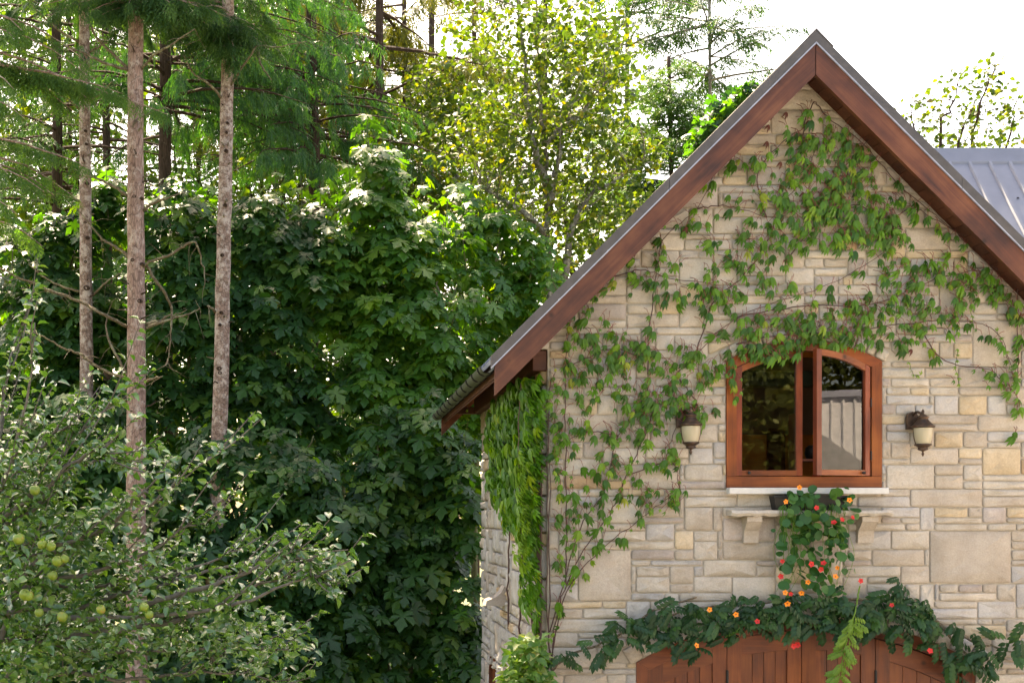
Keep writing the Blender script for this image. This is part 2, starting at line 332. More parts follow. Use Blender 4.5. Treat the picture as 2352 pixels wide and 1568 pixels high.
ALDERB = bark_mat('alder_bark', (.10, .09, .075), (.20, .18, .15), (.34, .33, .27), .7, (18, 18, 12))
TWIG = bark_mat('dead_twig', (.10, .075, .05), (.21, .165, .11), (.30, .30, .19), .5, (30, 30, 30))
STEM = plain('green_stem', (.09, .10, .045), .7)
VINE = plain('vine_stem', (.085, .042, .034), .8)
VINER = plain('red_petiole', (.19, .045, .032), .7)
# ------------------------------------------------------------------ ground
def gground():
    m, n, l, b = mat('ground_mix')
    tc = n.new('ShaderNodeTexCoord')
    t1 = N(n, 'ShaderNodeTexNoise', i_Scale=.25, i_Detail=6); l.new(tc.outputs['Object'], t1.inputs['Vector'])
    t2 = N(n, 'ShaderNodeTexNoise', i_Scale=22.0, i_Detail=6, i_Roughness=.7); l.new(tc.outputs['Object'], t2.inputs['Vector'])
    g = ramp(n, [(.3, (.06, .075, .025)), (.6, (.12, .12, .05)), (.8, (.17, .14, .08))]); l.new(t2.outputs[0], g.inputs[0])
    k = ramp(n, [(.3, (.24, .22, .20)), (.7, (.44, .41, .37))]); l.new(t2.outputs[0], k.inputs[0])
    sx = n.new('ShaderNodeSeparateXYZ'); l.new(tc.outputs['Object'], sx.inputs[0])
    a = N(n, 'ShaderNodeMath', operation='MULTIPLY_ADD', i_1=4.0); l.new(t1.outputs[0], a.inputs[0]); l.new(sx.outputs[0], a.inputs[2])
    mr = N(n, 'ShaderNodeMapRange', i_1=1.2, i_2=2.6); l.new(a.outputs[0], mr.inputs[0])
    by = N(n, 'ShaderNodeMapRange', i_1=1.5, i_2=.5); l.new(sx.outputs[1], by.inputs[0])
    bm = N(n, 'ShaderNodeMath', operation='MULTIPLY'); l.new(mr.outputs[0], bm.inputs[0]); l.new(by.outputs[0], bm.inputs[1])
    mx = N(n, 'ShaderNodeMix', data_type='RGBA'); l.new(bm.outputs[0], mx.inputs[0]); l.new(g.outputs[0], mx.inputs[6]); l.new(k.outputs[0], mx.inputs[7])
    l.new(mx.outputs[2], b.inputs['Base Color']); b.inputs['Roughness'].default_value = 1.0
    bp = N(n, 'ShaderNodeBump', i_Strength=.6, i_Distance=.03); l.new(t2.outputs[0], bp.inputs['Height']); l.new(bp.outputs[0], b.inputs['Normal'])
    return m
gb = MB(); gs = [-600, -200, -80, -40, -20, -10, 0, 10, 20, 40, 80, 200, 600]
gb.add([(x, y, 0.0 if abs(x) < 30 and y < 25 else 0.004*max(0, math.hypot(x, y)-30)) for y in gs for x in gs],
       [(j*13+i, j*13+i+1, j*13+14+i, j*13+13+i) for j in range(12) for i in range(12)])
gb.build('ground', gground(), kind='structure')

# ------------------------------------------------------------------ the stone house
HX, HZ = 4.837, 8.640
XL, XR, YB = 2.215, 7.459, 5.65
def ztop(x): return HZ-abs(x-HX)
def wx(u): return (u/K-PX)/96.0
def wz(v): return CAMZ+(PY-v/K)/96.0
m96 = 96.0*K
house = thing('stone_house', 'cream ashlar stone house with steep gable, timber barge boards and creeper', 'house', (HX, 0, 0))
WIN = dict(cx=wx(1845), hw=.807, R=1.633, crown=wz(782), bot=wz(1118.6))
DOR = dict(cx=wx(1850), hw=1.764, R=3.583, crown=wz(1416.6), bot=0.0)
def arc(o, x, off=0.0):
    """height of an opening's arch at x, off metres inside it"""
    r = o['R']-off; d = min(abs(x-o['cx']), r)
    return o['crown']-o['R']+math.sqrt(r*r-d*d)
def slices(xs, lo, hi, y):
    b = MB()
    for x0, x1 in zip(xs[:-1], xs[1:]):
        e = 1e-5
        for (a0, a1), (c0, c1) in zip(spans(x0+e), spans(x1-e)):
            b.add([(x0, y, a0), (x1, y, c0), (x1, y, c1), (x0, y, a1)], [(0, 1, 2, 3)])
    return b
def spans(x):
    lo = 0.0 if XL <= x <= XR else 5.53
    hi = ztop(x)-.245; out = []; cur = lo
    for o in (DOR, WIN):
        if abs(x-o['cx']) < o['hw']-.03:
            a, c = max(o['bot']+.03, lo) if o is WIN else lo, arc(o, x, .03)
            if a > cur: out.append((cur, a))
            else: out.append((cur, cur))
            cur = c
        else: out.append((cur, cur))
    out.append((cur, max(hi, cur))); return out
xs = sorted(set([1.935, XL, XR, 7.739, HX]+[o['cx']+s*(o['hw']-.03) for o in (WIN, DOR) for s in (-1, 1)]+[o['cx']+t*(o['hw']-.03) for o in (WIN, DOR) for t in np.linspace(-1, 1, 21)]))
front = slices(xs, 0, 0, 0.0).build('front_wall', MORTAR, house)
side = MB().box(XL, XL+.3, .003, YB, 0, 5.53).build('side_wall', MORTAR, house)
MB().box(XR-.3, XR, .003, YB, 0, 5.53).build('side_wall', MORTAR, house)
bw = MB(); bw.prism([(3.2, 5.4), (4.5, 5.4), (4.5, 5.0), (XR-.3, 5.0), (XR-.3, 5.53), (XR, 5.53), (HX, ztop(HX)-.26), (XL, 5.53), (XL+.3, 5.53), (XL+.3, 5.0), (3.2, 5.0)], YB-.3, YB-.004); bw.build('rear_wall', MORTAR, house)
MB().box(XL+.3, 3.2, YB-.3, YB-.004, 0, 4.999).build('rear_wall', MORTAR, house); MB().box(4.5, XR-.3, YB-.3, YB-.004, 0, 4.999).build('rear_wall', MORTAR, house); MB().box(3.2, 4.5, YB-.3, YB-.004, 0, 3.9).build('rear_wall', MORTAR, house)  # gap in the rear wall added, out of view, to let light into the room

def inset_poly(p, g):
    p = [np.array(q, float) for q in p]; n = len(p); out = []
    for i in range(n):
        a, b, c = p[i-1], p[i], p[(i+1) % n]
        e1 = (b-a)/max(np.linalg.norm(b-a), 1e-9); e2 = (c-b)/max(np.linalg.norm(c-b), 1e-9)
        n1 = np.array((-e1[1], e1[0])); n2 = np.array((-e2[1], e2[0]))
        k = 1+n1@n2
        out.append(b+(n1+n2)*g/max(k, .35))
    return out
def round_poly(p, r):
    p = [np.array(q, float) for q in p]; n = len(p); out = []
    for i in range(n):
        a, b, c = p[i-1], p[i], p[(i+1) % n]
        la, lc = np.linalg.norm(a-b), np.linalg.norm(c-b)
        rr = min(r*random.uniform(.55, 1.5), .42*la, .42*lc)
        q0 = b+(a-b)/max(la, 1e-9)*rr; q2 = b+(c-b)/max(lc, 1e-9)*rr
        out += [q0, .25*q0+.5*b+.25*q2, q2]
    return out
def clip(poly, nx, nz, c):
    """keep nx*x+nz*z <= c"""
    out = []
    for i in range(len(poly)):
        a, b = poly[i], poly[(i+1) % len(poly)]
        da, db = nx*a[0]+nz*a[1]-c, nx*b[0]+nz*b[1]-c
        if da <= 0: out.append(a)
        if (da < 0 < db) or (db < 0 < da):
            t = da/(da-db); out.append((a[0]+(b[0]-a[0])*t, a[1]+(b[1]-a[1])*t))
    q = []
    for v in out:
        if not q or math.hypot(v[0]-q[-1][0], v[1]-q[-1][1]) > .012: q.append(v)
    if len(q) > 2 and math.hypot(q[0][0]-q[-1][0], q[0][1]-q[-1][1]) < .012: q.pop()
    return q
def area(p): return .5*sum(p[i-1][0]*p[i][1]-p[i][0]*p[i-1][1] for i in range(len(p)))
def stone(poly, to3, proud=.018, gap=.011, rnd=.020, rough=.004):
    """one dressed stone: rounded outline, proud of the mortar, uneven face"""
    if len(poly) < 3 or area(poly) < .0022: return None
    q = inset_poly(poly, gap*random.uniform(.75, 1.1)*.62)
    if area(q) < .0014: return None
    q = round_poly(q, rnd); n = len(q); c = sum(q)/n
    sz = math.sqrt(area(q)); b = min(.016, .16*sz); pr = proud*random.uniform(.8, 1.2); rough *= min(1, .22/sz)
    tilt = np.array((random.gauss(0, .02), random.gauss(0, .02)))
    def ring(f, d, jit): return [to3(*(c+(v-c)*f), d+jit*random.gauss(0, 1)+tilt@(v-c)*(.5 if d > .01 else 0)) for v in q]
    f1 = 1-b/(.5*sz+.02)*.55; f2 = f1*.55
    vs = ring(1, -.012, 0)+ring(1, pr*.62, 0)+ring(f1, pr, rough*.5)+ring(f2, pr+rough, rough*1.3)+[to3(*c, pr+rough*1.2)]
    fs = []
    for r in range(3):
        for i in range(n): j = (i+1) % n; fs.append((r*n+i, r*n+j, r*n+n+j, r*n+n+i))
    fs += [(3*n+i, 3*n+(i+1) % n, 4*n) for i in range(n)]
    r = MB().add(vs, fs); r.nflat = n; return r, area(q)
def front3(x, z, d): return (x, -d, z)
def side3(y, z, d): return (XL-d, y, z)
def pick(): return random.choices(range(6), SW)[0]

big = [(1325, 1270, 1445, 1378, 1), (1262, 1414, 1440, 1455, 0), (2088, 1124, 2258, 1174, 1), (2029, 1073, 2147, 1123, 0), (2129, 1224, 2318, 1346, 1), (2246, 953, 2352, 992, 1),
 (2095, 1036, 2202, 1072, 1), (2150, 991, 2214, 1035, 3), (2202, 912, 2264, 950, 3), (2264, 912, 2306, 950, 2), (2045, 794, 2161, 841, 1), (2190, 778, 2235, 817, 3), (2237, 738, 2339, 839, 1), (2203, 841, 2339, 880, 1),
 (1567, 1064, 1664, 1112, 0), (1567, 1161, 1639, 1226, 1), (1593, 1231, 1651, 1276, 0), (1654, 1246, 1784, 1276, 1), (1614, 1279, 1731, 1327, 0), (1998, 1267, 2128, 1299, 1), (2069, 1302, 2131, 1342, 1),
 (1773, 255, 1889, 300, 1), (1654, 396, 1710, 433, 3), (1560, 416, 1652, 482, 5), (1654, 460, 1740, 483, 1), (1638, 501, 1702, 541, 0), (1718, 302, 1781, 330, 1), (1781, 302, 1850, 330, 3), (1891, 595, 1951, 623, 1), (1871, 625, 1929, 668, 5),
 (1931, 625, 1961, 648, 3), (1561, 600, 1633, 660, 0), (1778, 648, 1844, 685, 1), (2080, 523, 2178, 583, 1), (1533, 640, 1590, 690, 2), (1290, 815, 1400, 832, 0), (1262, 802, 1302, 832, 4), (1258, 832, 1330, 848, 1),
 (1502, 680, 1560, 720, 3), (1262, 1120, 1330, 1180, 1), (1302, 1180, 1375, 1222, 0), (1444, 1075, 1560, 1122, 1), (2029, 880, 2086, 905, 0), (2086, 880, 2130, 905, 3), (2030, 905, 2130, 938, 2), (2148, 905, 2200, 945, 2), (1465, 1320, 1540, 1350, 0), (1480, 1160, 1560, 1190, 1),
 (2027, 941, 2078, 963, 3), (2029, 990, 2092, 1018, 2), (2160, 1140, 2170, 1150, 1), (2117, 1175, 2150, 1220, 2), (1770, 330, 1850, 366, 1), (2255, 1174, 2310, 1200, 5), (2240, 1380, 2330, 1412, 2), (2160, 1350, 2290, 1378, 0)]
FSTONES = []                                   # (mesh builder, area, material index)
def fill(x0, x1, z0, z1, placed, ok, cutter, to3, store, sw=(4, 13), dx=.05, hs=(.062, .075, .085, .095, .11), kw={}, pickm=pick):
    rows = [z0]
    while rows[-1] < z1: rows.append(rows[-1]+random.choice(hs))
    rows = np.array(rows); nr = len(rows)-1; nc = int((x1-x0)/dx); dx = (x1-x0)/nc
    used = np.zeros((nr, nc), bool); rects = []
    for (a, b, c, d, mi) in placed:
        i0, i1 = int(round((a-x0)/dx)), int(round((b-x0)/dx)); i0 = max(i0, 0); i1 = min(i1, nc)
        j0, j1 = int(np.argmin(abs(rows-c))), int(np.argmin(abs(rows-d)))
        if i1 <= i0 or j1 <= j0 or used[j0:j1, i0:i1].any(): continue
        used[j0:j1, i0:i1] = True; rects.append((i0, i1, j0, j1, mi))
    for j in range(nr):
        i = 0
        while i < nc:
            if used[j, i]: i += 1; continue
            free = 0
            while i+free < nc and not used[j, i+free] and free < 40: free += 1
            h = random.choices((1, 2, 3), (.58, .34, .08))[0]
            w = random.randint(*sw) if h == 1 else random.randint(max(2, sw[0]-1), sw[1]-2)
            if free-w < 3: w = free if free <= sw[1]+3 else free//2
            w = min(w, free)
            while h > 1 and (j+h > nr or used[j:j+h, i:i+w].any()): h -= 1
            used[j:j+h, i:i+w] = True; rects.append((i, i+w, j, j+h, None)); i += w
    for (i0, i1, j0, j1, mi) in rects:
        jx = lambda: random.uniform(-.004, .004)
        p = [(x0+i0*dx, rows[j0]+jx()), (x0+i1*dx, rows[j0]+jx()), (x0+i1*dx, rows[j1]+jx()), (x0+i0*dx, rows[j1]+jx())]
        for q in cutter(p):
            if len(q) > 2 and ok(q):
                r = stone(q, to3, **kw)
                if r: store.append((r[0], r[1], pickm() if mi is None else mi))
RING = {id(WIN): .135, id(DOR): .185}
def cut_front(p):
    cx = sum(q[0] for q in p)/len(p)
    p = clip(p, 1, 1, HX+HZ-.27); p = clip(p, -1, 1, HZ-HX-.27)
    if not p: return []
    parts = [p]
    for o in (WIN, DOR):
        out = []; hw = o['hw']; ro = o['R']+RING[id(o)]; cz = o['crown']-o['R']; zs = arc(o, o['cx']+hw)
        top = cz+ro
        for q in parts:
            x0, x1 = min(v[0] for v in q), max(v[0] for v in q); z0, z1 = min(v[1] for v in q), max(v[1] for v in q)
            if x1 <= o['cx']-hw-.001 and z1 < zs or x0 >= o['cx']+hw+.001 and z1 < zs or z0 >= top or z1 <= o['bot']: out.append(q); continue
            if x1 < o['cx']-hw-.12 or x0 > o['cx']+hw+.12: out.append(q); continue
            # side pieces below the springing
            a = clip(clip(q, 1, 0, o['cx']-hw), 0, 1, max(zs, z0)); b = clip(clip(q, -1, 0, -(o['cx']+hw)), 0, 1, max(zs, z0))
            if z0 < zs: out += [t for t in (a, b) if t]
            u = clip(q, 0, -1, -zs)
            if u: 
                # above the springing: cut along the tangent of the voussoir ring, in narrow strips so the joint follows the curve
                mx = sum(v[0] for v in u)/len(u); mz = sum(v[1] for v in u)/len(u)
                ang = math.atan2(mz-cz, mx-o['cx']); lim = math.asin(min(1, hw/o['R']))
                t = clip(u, -math.cos(ang), -math.sin(ang), -(math.cos(ang)*o['cx']+math.sin(ang)*cz+ro))
                if t: out.append(t)
            if z0 < o['bot']: 
                t = clip(q, 0, 1, o['bot'])
                if t and z1 > o['bot'] and not (x1 < o['cx']-hw or x0 > o['cx']+hw): out.append(t)
        parts = out
    res = []
    for q in parts:
        if max(v[1] for v in q) > 5.53 and min(v[1] for v in q) < 5.53 and min(v[0] for v in q) < XL: q = clip(q, 0, -1, -5.53)
        if max(v[1] for v in q) <= 5.53: q = clip(clip(q, -1, 0, -XL), 1, 0, XR)
        if q: res.append(q)
    # keep clear of the sill stone
    return res
placed = [(wx(a), wx(b), wz(d), wz(c), m) for a, b, c, d, m in [(q[0], q[2], q[1], q[3], q[4]) for q in big]]
def okf(q):
    cx = sum(v[0] for v in q)/len(q); cz = sum(v[1] for v in q)/len(q)
    for o in (WIN, DOR):
        if abs(cx-o['cx']) < o['hw'] and o['bot'] < cz < arc(o, cx): return False
    return True
fill(1.93, 7.74, .02, 8.45, placed, okf, cut_front, front3, FSTONES)
# voussoirs over window and door
for o, nv in ((WIN, 15), (DOR, 21)):
    lim = math.asin(o['hw']/o['R'])+.02; cz = o['crown']-o['R']; es = np.linspace(-lim, lim, nv+1); es[1:-1] += rng.uniform(-.012, .012, nv-1)*(1 if o is WIN else .6)
    for a0, a1 in zip(es[:-1], es[1:]):
        r0, r1 = o['R']+.002, o['R']+RING[id(o)]*random.uniform(.9, 1.0)
        q = [(o['cx']+r*math.sin(a), cz+r*math.cos(a)) for r, a in ((r0, a1), (r1, a1), (r1, a0), (r0, a0))]
        q = [q[3], q[0], q[1], q[2]]
        r = stone(q, front3, proud=.04, gap=.014)
        if r: FSTONES.append((r[0], r[1], pick()))
SSTONES = []
NICHE = (4.35, .33, 1.63)                     # centre y, half width, springing of the side niche
def cut_side(p):
    yc, hw, zs = NICHE
    q = p; y0, y1 = min(v[0] for v in q), max(v[0] for v in q); z0 = min(v[1] for v in q)
    if y1 < yc-hw or y0 > yc+hw or z0 > zs+.42: return [q]
    out = []
    a = clip(q, 1, 0, yc-hw); b = clip(q, -1, 0, -(yc+hw))
    mz = sum(v[1] for v in q)/4
    if mz > zs:
        k = max(0.0, 1-(mz-zs)/.42); a = clip(q, 1, 0, yc-hw*k); b = clip(q, -1, 0, -(yc+hw*k))
    return [t for t in (a, b) if t]
fill(.06, 5.63, .6, 5.2, [], lambda q: True, cut_side, side3, SSTONES, sw=(2, 6), dx=.1, hs=(.10, .12, .14, .17), kw=dict(proud=.05, gap=.016, rnd=.03, rough=.010), pickm=lambda: random.choices((6, 7, 0, 4), (.55, .25, .1, .1))[0])
# quoins wrap the corner
ALLM = ST+ROUGHST
def vis_front(b): 
    c = np.mean(b.v, axis=0); q = proj(c); return -10 < q[0] < 2362 and q[1] < 1580
vis = sorted([s for s in FSTONES if vis_front(s[0])], key=lambda s: -s[1])
rest = [s for s in FSTONES if not vis_front(s[0])]
svis = sorted([s for s in SSTONES if 2.9 < np.mean(s[0].v, axis=0)[2] < 4.4 and np.mean(s[0].v, axis=0)[1] > .8], key=lambda s: -s[1])
NF = 300
def sflags(b): return [False]*b.nflat+[True]*(len(b.f)-b.nflat)
for lst, par in ((vis[:NF], front), (svis[:70], side)):
    for s in lst: s[0].build('stone', ALLM[s[2]], par).data.polygons.foreach_set('use_smooth', sflags(s[0]))
def joined(name, items, parent):
    b = MB(); mi = []; sm = []
    for s in items: b.add(s[0].v, s[0].f); sm += sflags(s[0]); mi += [s[2]]*len(s[0].f)
    me = b.mesh(name, None)
    for m in ALLM: me.materials.append(m)
    me.polygons.foreach_set('material_index', mi); me.polygons.foreach_set('use_smooth', sm); link(name, me, parent, kind='stuff')
joined('small_stones', vis[NF:]+rest, front)
joined('small_stones', [s for s in SSTONES if not any(s is t for t in svis[:70])], side)
# niche window in the side wall
nb = MB(); yc, hw, zs = NICHE
nb.add([(XL-.05, yc-hw, .3), (XL-.05, yc-hw, zs), (XL-.05, yc-.2, zs+.27), (XL-.05, yc, zs+.42), (XL-.05, yc+.2, zs+.27), (XL-.05, yc+hw, zs), (XL-.05, yc+hw, .3)]+
       [(XL-.003, yc-hw, .3), (XL-.003, yc-hw, zs), (XL-.003, yc-.2, zs+.27), (XL-.003, yc, zs+.42), (XL-.003, yc+.2, zs+.27), (XL-.003, yc+hw, zs), (XL-.003, yc+hw, .3)],
       [(i, i+1, i+8, i+7) for i in range(6)]+[(7, 8, 9, 10, 11, 12, 13)])
nb.build('niche', DOORX, house)
cb = MB(); cyc = 3.05
cb.add([(x, y, z) for y in (cyc-.16, cyc+.16) for x, z in ((XL-dx_, P(0, v_, cyc)[2]) for dx_, v_ in ((0, 1340), (.07, 1344), (.10, 1356), (.17, 1368), (.29, 1376), (.31, 1388), (0, 1388)))],
       [tuple(range(6, -1, -1)), tuple(range(7, 14))]+[(i, (i+1) % 7, (i+1) % 7+7, i+7) for i in range(7)])
cb.build('corbel', ST[5], house)

# ---- roof
Y0, Y1 = -.40, 6.02
XE = 1.607; XE2 = 2*HX-XE
rf = MB(); SKX, SKY = (2.6, 4.4), (2.7, 5.2)          # unseen opening added in the left slope to light the room
def slab(xa, xb, ya, yb): rf.prism([(xa, ztop(xa)), (xb, ztop(xb)), (xb, ztop(xb)-.05), (xa, ztop(xa)-.05)][::-1], ya, yb)
slab(XE-.03, HX, Y0-.02, SKY[0]); slab(XE-.03, HX, SKY[1], Y1); slab(XE-.03, SKX[0], *SKY); slab(SKX[1], HX, *SKY); slab(HX, XE2+.03, Y0-.02, Y1)
roof = rf.build('roof', METAL, house)
for s in (-1, 1):
    for k in range(21):
        y = Y0+.16+k*.305
        if s < 0 and SKY[0]-.03 < y < SKY[1]+.03: continue
        xe = HX+s*(HX-XE+.03); b = MB()
        b.prism([(HX+s*.12, HZ-.12+.002), (xe, ztop(xe)+.002), (xe, ztop(xe)+.03), (HX+s*.12, HZ-.12+.03)][::s], y-.02, y+.02); b.build('rib', METAL, roof)
b = MB(); b.prism([(SKX[0], ztop(SKX[0])+.005), (SKX[1], ztop(SKX[1])+.005), (SKX[1], ztop(SKX[1])+.011), (SKX[0], ztop(SKX[0])+.011)], *SKY); b.build('added_skylight', PANE, roof)
b = MB(); b.prism([(HX-.17, HZ-.17+.034), (HX, HZ+.034), (HX+.17, HZ-.17+.034), (HX+.17, HZ-.17+.05), (HX, HZ+.055), (HX-.17, HZ-.17+.05)], Y0-.075, Y1+.02); b.build('ridge_cap', TRIM, roof)
def rake(x0, x1, t0, t1, y0, y1, m, name, par, plumb=True):
    b = MB(); b.prism([(x0, ztop(x0)-t1), (x1, ztop(x1)-t1), (x1, ztop(x1)-t0), (x0, ztop(x0)-t0)], y0, y1); return b.build(name, m, par)
for (xa, xb, mt) in ((XE, HX-.004, BARGE_L), (HX+.004, XE2, BARGE_R)):
    rake(xa, xb, .100, .405, -.455, -.402, mt, 'barge_board', house)
for (xa, xb) in ((XE-.035, 3.36), (3.364, HX), (HX, 6.30), (6.304, XE2+.035)):
    rake(xa, xb, -.034, .080, -.470, -.400, TRIM, 'verge_trim', roof)
    rake(xa+.001, xb-.001, .081, .099, -.474, -.401, TRIM2, 'trim_lip', roof)
rake(XE, 3.2, .10, .405, Y1-.06, Y1-.01, BARGE_L, 'barge_board', house)
rake(XE-.03, 3.2, -.03, .099, Y1-.05, Y1+.02, TRIM, 'verge_trim', roof)
n = 34
for s in (-1, 1):
    L = HX-XE-.03
    for k in range(n):
        a, c = HX+s*(L*k/n+.002), HX+s*(L*(k+1)/n-.003)
        xa, xc = min(a, c), max(a, c)
        yb = Y1-.07 if max(abs(xa-HX), abs(xc-HX)) > HX-XL-.05 else -.002
        b = MB(); zo = random.uniform(0, .003); b.prism([(xa, ztop(xa)-.262-zo), (xc, ztop(xc)-.262-zo), (xc, ztop(xc)-.24), (xa, ztop(xa)-.24)], -.401, yb)
        b.build('soffit_board', SOFF, house)
MB().box(2.06, XL-.002, .02, YB, 5.31, 5.525, .008).build('eave_beam', SOFF, house)
MB().box(1.78, XL-.002, YB-.12, YB-.02, 5.30, 5.40, .006).build('lookout_beam', SOFF, house)
MB().box(XE+.02, XE+.05, -.40, Y1-.07, ztop(XE+.05)-.26, ztop(XE+.02)-.055).build('fascia_board', SOFF, house)
# gutter along the left eave
gx, gz = XE-.065, ztop(XE)-.10
b = MB(); ys = np.linspace(-.39, Y1-.02, 25); ang = [math.pi*(1+k/8) for k in range(9)]
vs = [(gx+r*math.cos(a), y, gz+r*math.sin(a)) for r in (.075, .068) for y in ys for a in ang]; n9 = 25*9
fs = [(o+i*9+k, o+i*9+k+1, o+i*9+10+k, o+i*9+9+k) for o in (0, n9) for i in range(24) for k in range(8)]
b.add(vs, fs); gut = b.build('gutter', GUTTER, house, True)
for k in range(11):
    y = -.2+k*.58; b = MB(); b.tube([(gx+.083*math.cos(a), y, gz+.083*math.sin(a)) for a in ang], .009, 5); b.build('gutter_strap', BLACK, gut)

# ---- window
fr = link('window', None, house, (WIN['cx'], 0, WIN['bot']))
cx, hw, zb = WIN['cx'], WIN['hw'], WIN['bot']; FW = .105; zr = zb+.118
xl, xr = cx-hw, cx+hw
MB().box(xl, xr, -.032, .10, zb, zr-.002, .004).build('bottom_rail', FRAMEX, fr)
for s in (-1, 1):
    a, c = (xl, xl+FW) if s < 0 else (xr-FW, xr)
    b = MB(); b.prism([(a, zr), (c, zr), (c, arc(WIN, c, FW if s < 0 else 0)), (a, arc(WIN, a, 0 if s < 0 else FW))], -.03, .10); b.build('jamb', FRAMEW, fr)
for s in (-1, 1):
    xsn = np.linspace(cx, cx+s*(hw-.001), 10); xin = np.linspace(cx, cx+s*(hw-FW-.001), 10)
    pts = [(x, arc(WIN, x)) for x in xsn]+[(x, arc(WIN, x, FW)) for x in xin[::-1]]
    b = MB(); b.prism(pts[::-s], -.034, .10); b.build('arched_head', FRAMEX, fr)
MB().box(wx(1667), wx(2030), -.13, .0, wz(1133.7), zb-.003, .006).build('window_sill', SILLST, fr)
def sash(x0, x1, name, hinge=None):
    """a casement with arched top rail; hinge = (x, angle) when it stands open"""
    org = (hinge[0], -.01, zr) if hinge else (x0, -.01, zr)
    rot = Matrix.Rotation(R(hinge[1]), 3, 'Z') if hinge else Matrix.Identity(3)
    e = link(name, None, fr, org, np.array(rot))
    bx, bz = org[0], zr
    def top(x, off): return arc(WIN, x, FW+.008+off)
    def part(b, nm, m):
        b.v = [(v[0]-bx, v[1], v[2]-bz) for v in b.v]
        o = bpy.data.objects.new(nm, b.mesh(nm, m)); C.objects.link(o); o.parent = e; WL[o.name] = (0, 0, 0); return o
    SWd = .062
    b = MB(); b.prism([(x0, zr+.006), (x0+SWd, zr+.006), (x0+SWd, top(x0+SWd, 0)), (x0, top(x0, 0))], -.012, .045); part(b, 'stile', SASHW)
    b = MB(); b.prism([(x1-SWd, zr+.006), (x1, zr+.006), (x1, top(x1, 0)), (x1-SWd, top(x1-SWd, 0))], -.012, .045); part(b, 'stile', SASHW)
    b = MB(); b.box(x0+SWd, x1-SWd, -.010, .043, zr+.006, zr+.062); part(b, 'rail', FRAMEX)
    xn = np.linspace(x0+SWd, x1-SWd, 12)
    b = MB(); b.prism(([(x, top(x, SWd)) for x in xn]+[(x, top(x, 0)) for x in xn[::-1]]), -.010, .043); part(b, 'arched_rail', FRAMEX)
    b = MB(); b.prism([(x0+SWd-.004, zr+.058), (x1-SWd+.004, zr+.058)]+[(x, top(x, SWd-.004)) for x in xn[::-1]], .016, .020); part(b, 'pane', PANE)
    kx = x0+.13 if not hinge else x1-.1
    b = MB(); b.lathe((kx, 0, 0), [(.001, -.02), (.016, -.012), (.016, .0), (.008, .004), (.012, .014), (.001, .016)], 10)
    b.v = [(v[0], -.03+v[2], zr+.034+(v[1])) for v in b.v]; part(b, 'knob', BLACK)
    return e
sash(wx(1689), wx(1841.5), 'casement')
hx = wx(1996)
sash(hx-.685, hx, 'casement', (hx, 20.0))['label'] = 'right casement standing ajar with bright reflections'
for z in (zr+.17, zr+.72): MB().tube([(hx+.012, -.025, z), (hx+.012, -.025, z+.09)], .009, 8).build('hinge', BLACK, fr)
# the room behind
rm = MB(); x0, x1, y0, y1, z0, z1 = 2.53, 7.1, .12, 5.33, 2.75, 6.0
for (xa_, xb_, za_, zb_) in ((x0, 3.2, z0, z1), (4.5, x1, z0, z1), (3.2, 4.5, z0, 3.9), (3.2, 4.5, 5.4, z1)): rm.add([(xa_, y1, za_), (xb_, y1, za_), (xb_, y1, zb_), (xa_, y1, zb_)], [(0, 1, 2, 3)])
rm.add([(x0, y0, z0), (x0, y1, z0), (x0, y1, z1), (x0, y0, z1)], [(0, 1, 2, 3)])
rm.add([(x1, y0, z0), (x1, y1, z0), (x1, y1, z1), (x1, y0, z1)], [(0, 1, 2, 3)])
rm.build('room_wall', OCHRE, house)
fb = MB(); fb.box(x0, x1, .12, 5.32, z0-.1, z0); fb.build('room_floor', FLOORW, house)
for q in ((x0, x1, .12, .9), (5.2, x1, .9, 5.32)): MB().box(q[0], q[1], q[2], q[3], z1, z1+.1).build('room_ceiling', OCHRE, house)  # ceiling left open below the added roof opening
MB().box(x0+.02, x1-.02, 1.5, 1.72, 5.30, 5.48, .01).build('ceiling_beam', plain('green_beam', (.03, .05, .04), .7), house)
def at(u, v, Y): p = P(u, v, Y); return p[0], p[2]
a0 = at(1766, 1075, 5.2); a1 = at(1805, 890, 5.2); a2 = at(1785.5, 880, 5.2); wv = a1[0]-a0[0]
b = MB(); pts = [(a0[0], z0+.01), (a1[0], z0+.01), (a1[0], at(0, 930, 5.2)[1]), (a1[0]-.10*wv, at(0, 908, 5.2)[1]), (a2[0], at(0, 890, 5.2)[1]), (a0[0]+.10*wv, at(0, 908, 5.2)[1]), (a0[0], at(0, 930, 5.2)[1])]
b.prism(pts, 5.22, 5.30); b.build('arched_doorway', plain('dark_red_door', (.06, .012, .010), .6), house)
sx0, sx1 = at(1836, 0, .5)[0], at(1882, 0, .5)[0]
b = MB(); sz = at(0, 1053, .5)[1]
b.box(sx0, sx1+.5, .42, .75, sz-.025, sz); b.box(sx0, sx1+.5, .42, .75, sz-.34, sz-.32); b.box(sx0-.03, sx0, .42, .75, z0, sz+.5); b.box(sx1+.5, sx1+.53, .42, .75, z0, sz+.5)
b.build('bookshelf', plain('shelf_wood', (.18, .04, .02), .5), house)
for k in range(4):
    x = sx0+.06+k*.055; h = .11+.02*(k % 3)
    MB().box(x, x+.035, .44, .60, sz-.318, sz-.318+h, .003).build('book', REDBOOK, label=['orange red book, leftmost on the shelf inside the window', 'tall red book, second from left inside the window', 'red book, third from left on the shelf inside the window', 'red book, last of the row inside the window'][k], cat='book', group='books on the shelf inside')
b = MB(); b.lathe((sx0+.17, .55, sz+.002), [(.001, 0), (.07, .0), (.09, .05), (.085, .12), (.05, .15), (.001, .15)], 14); b.build('jar', BLACK, label='small dark jar on the shelf inside the window gap', cat='jar', smooth=True)

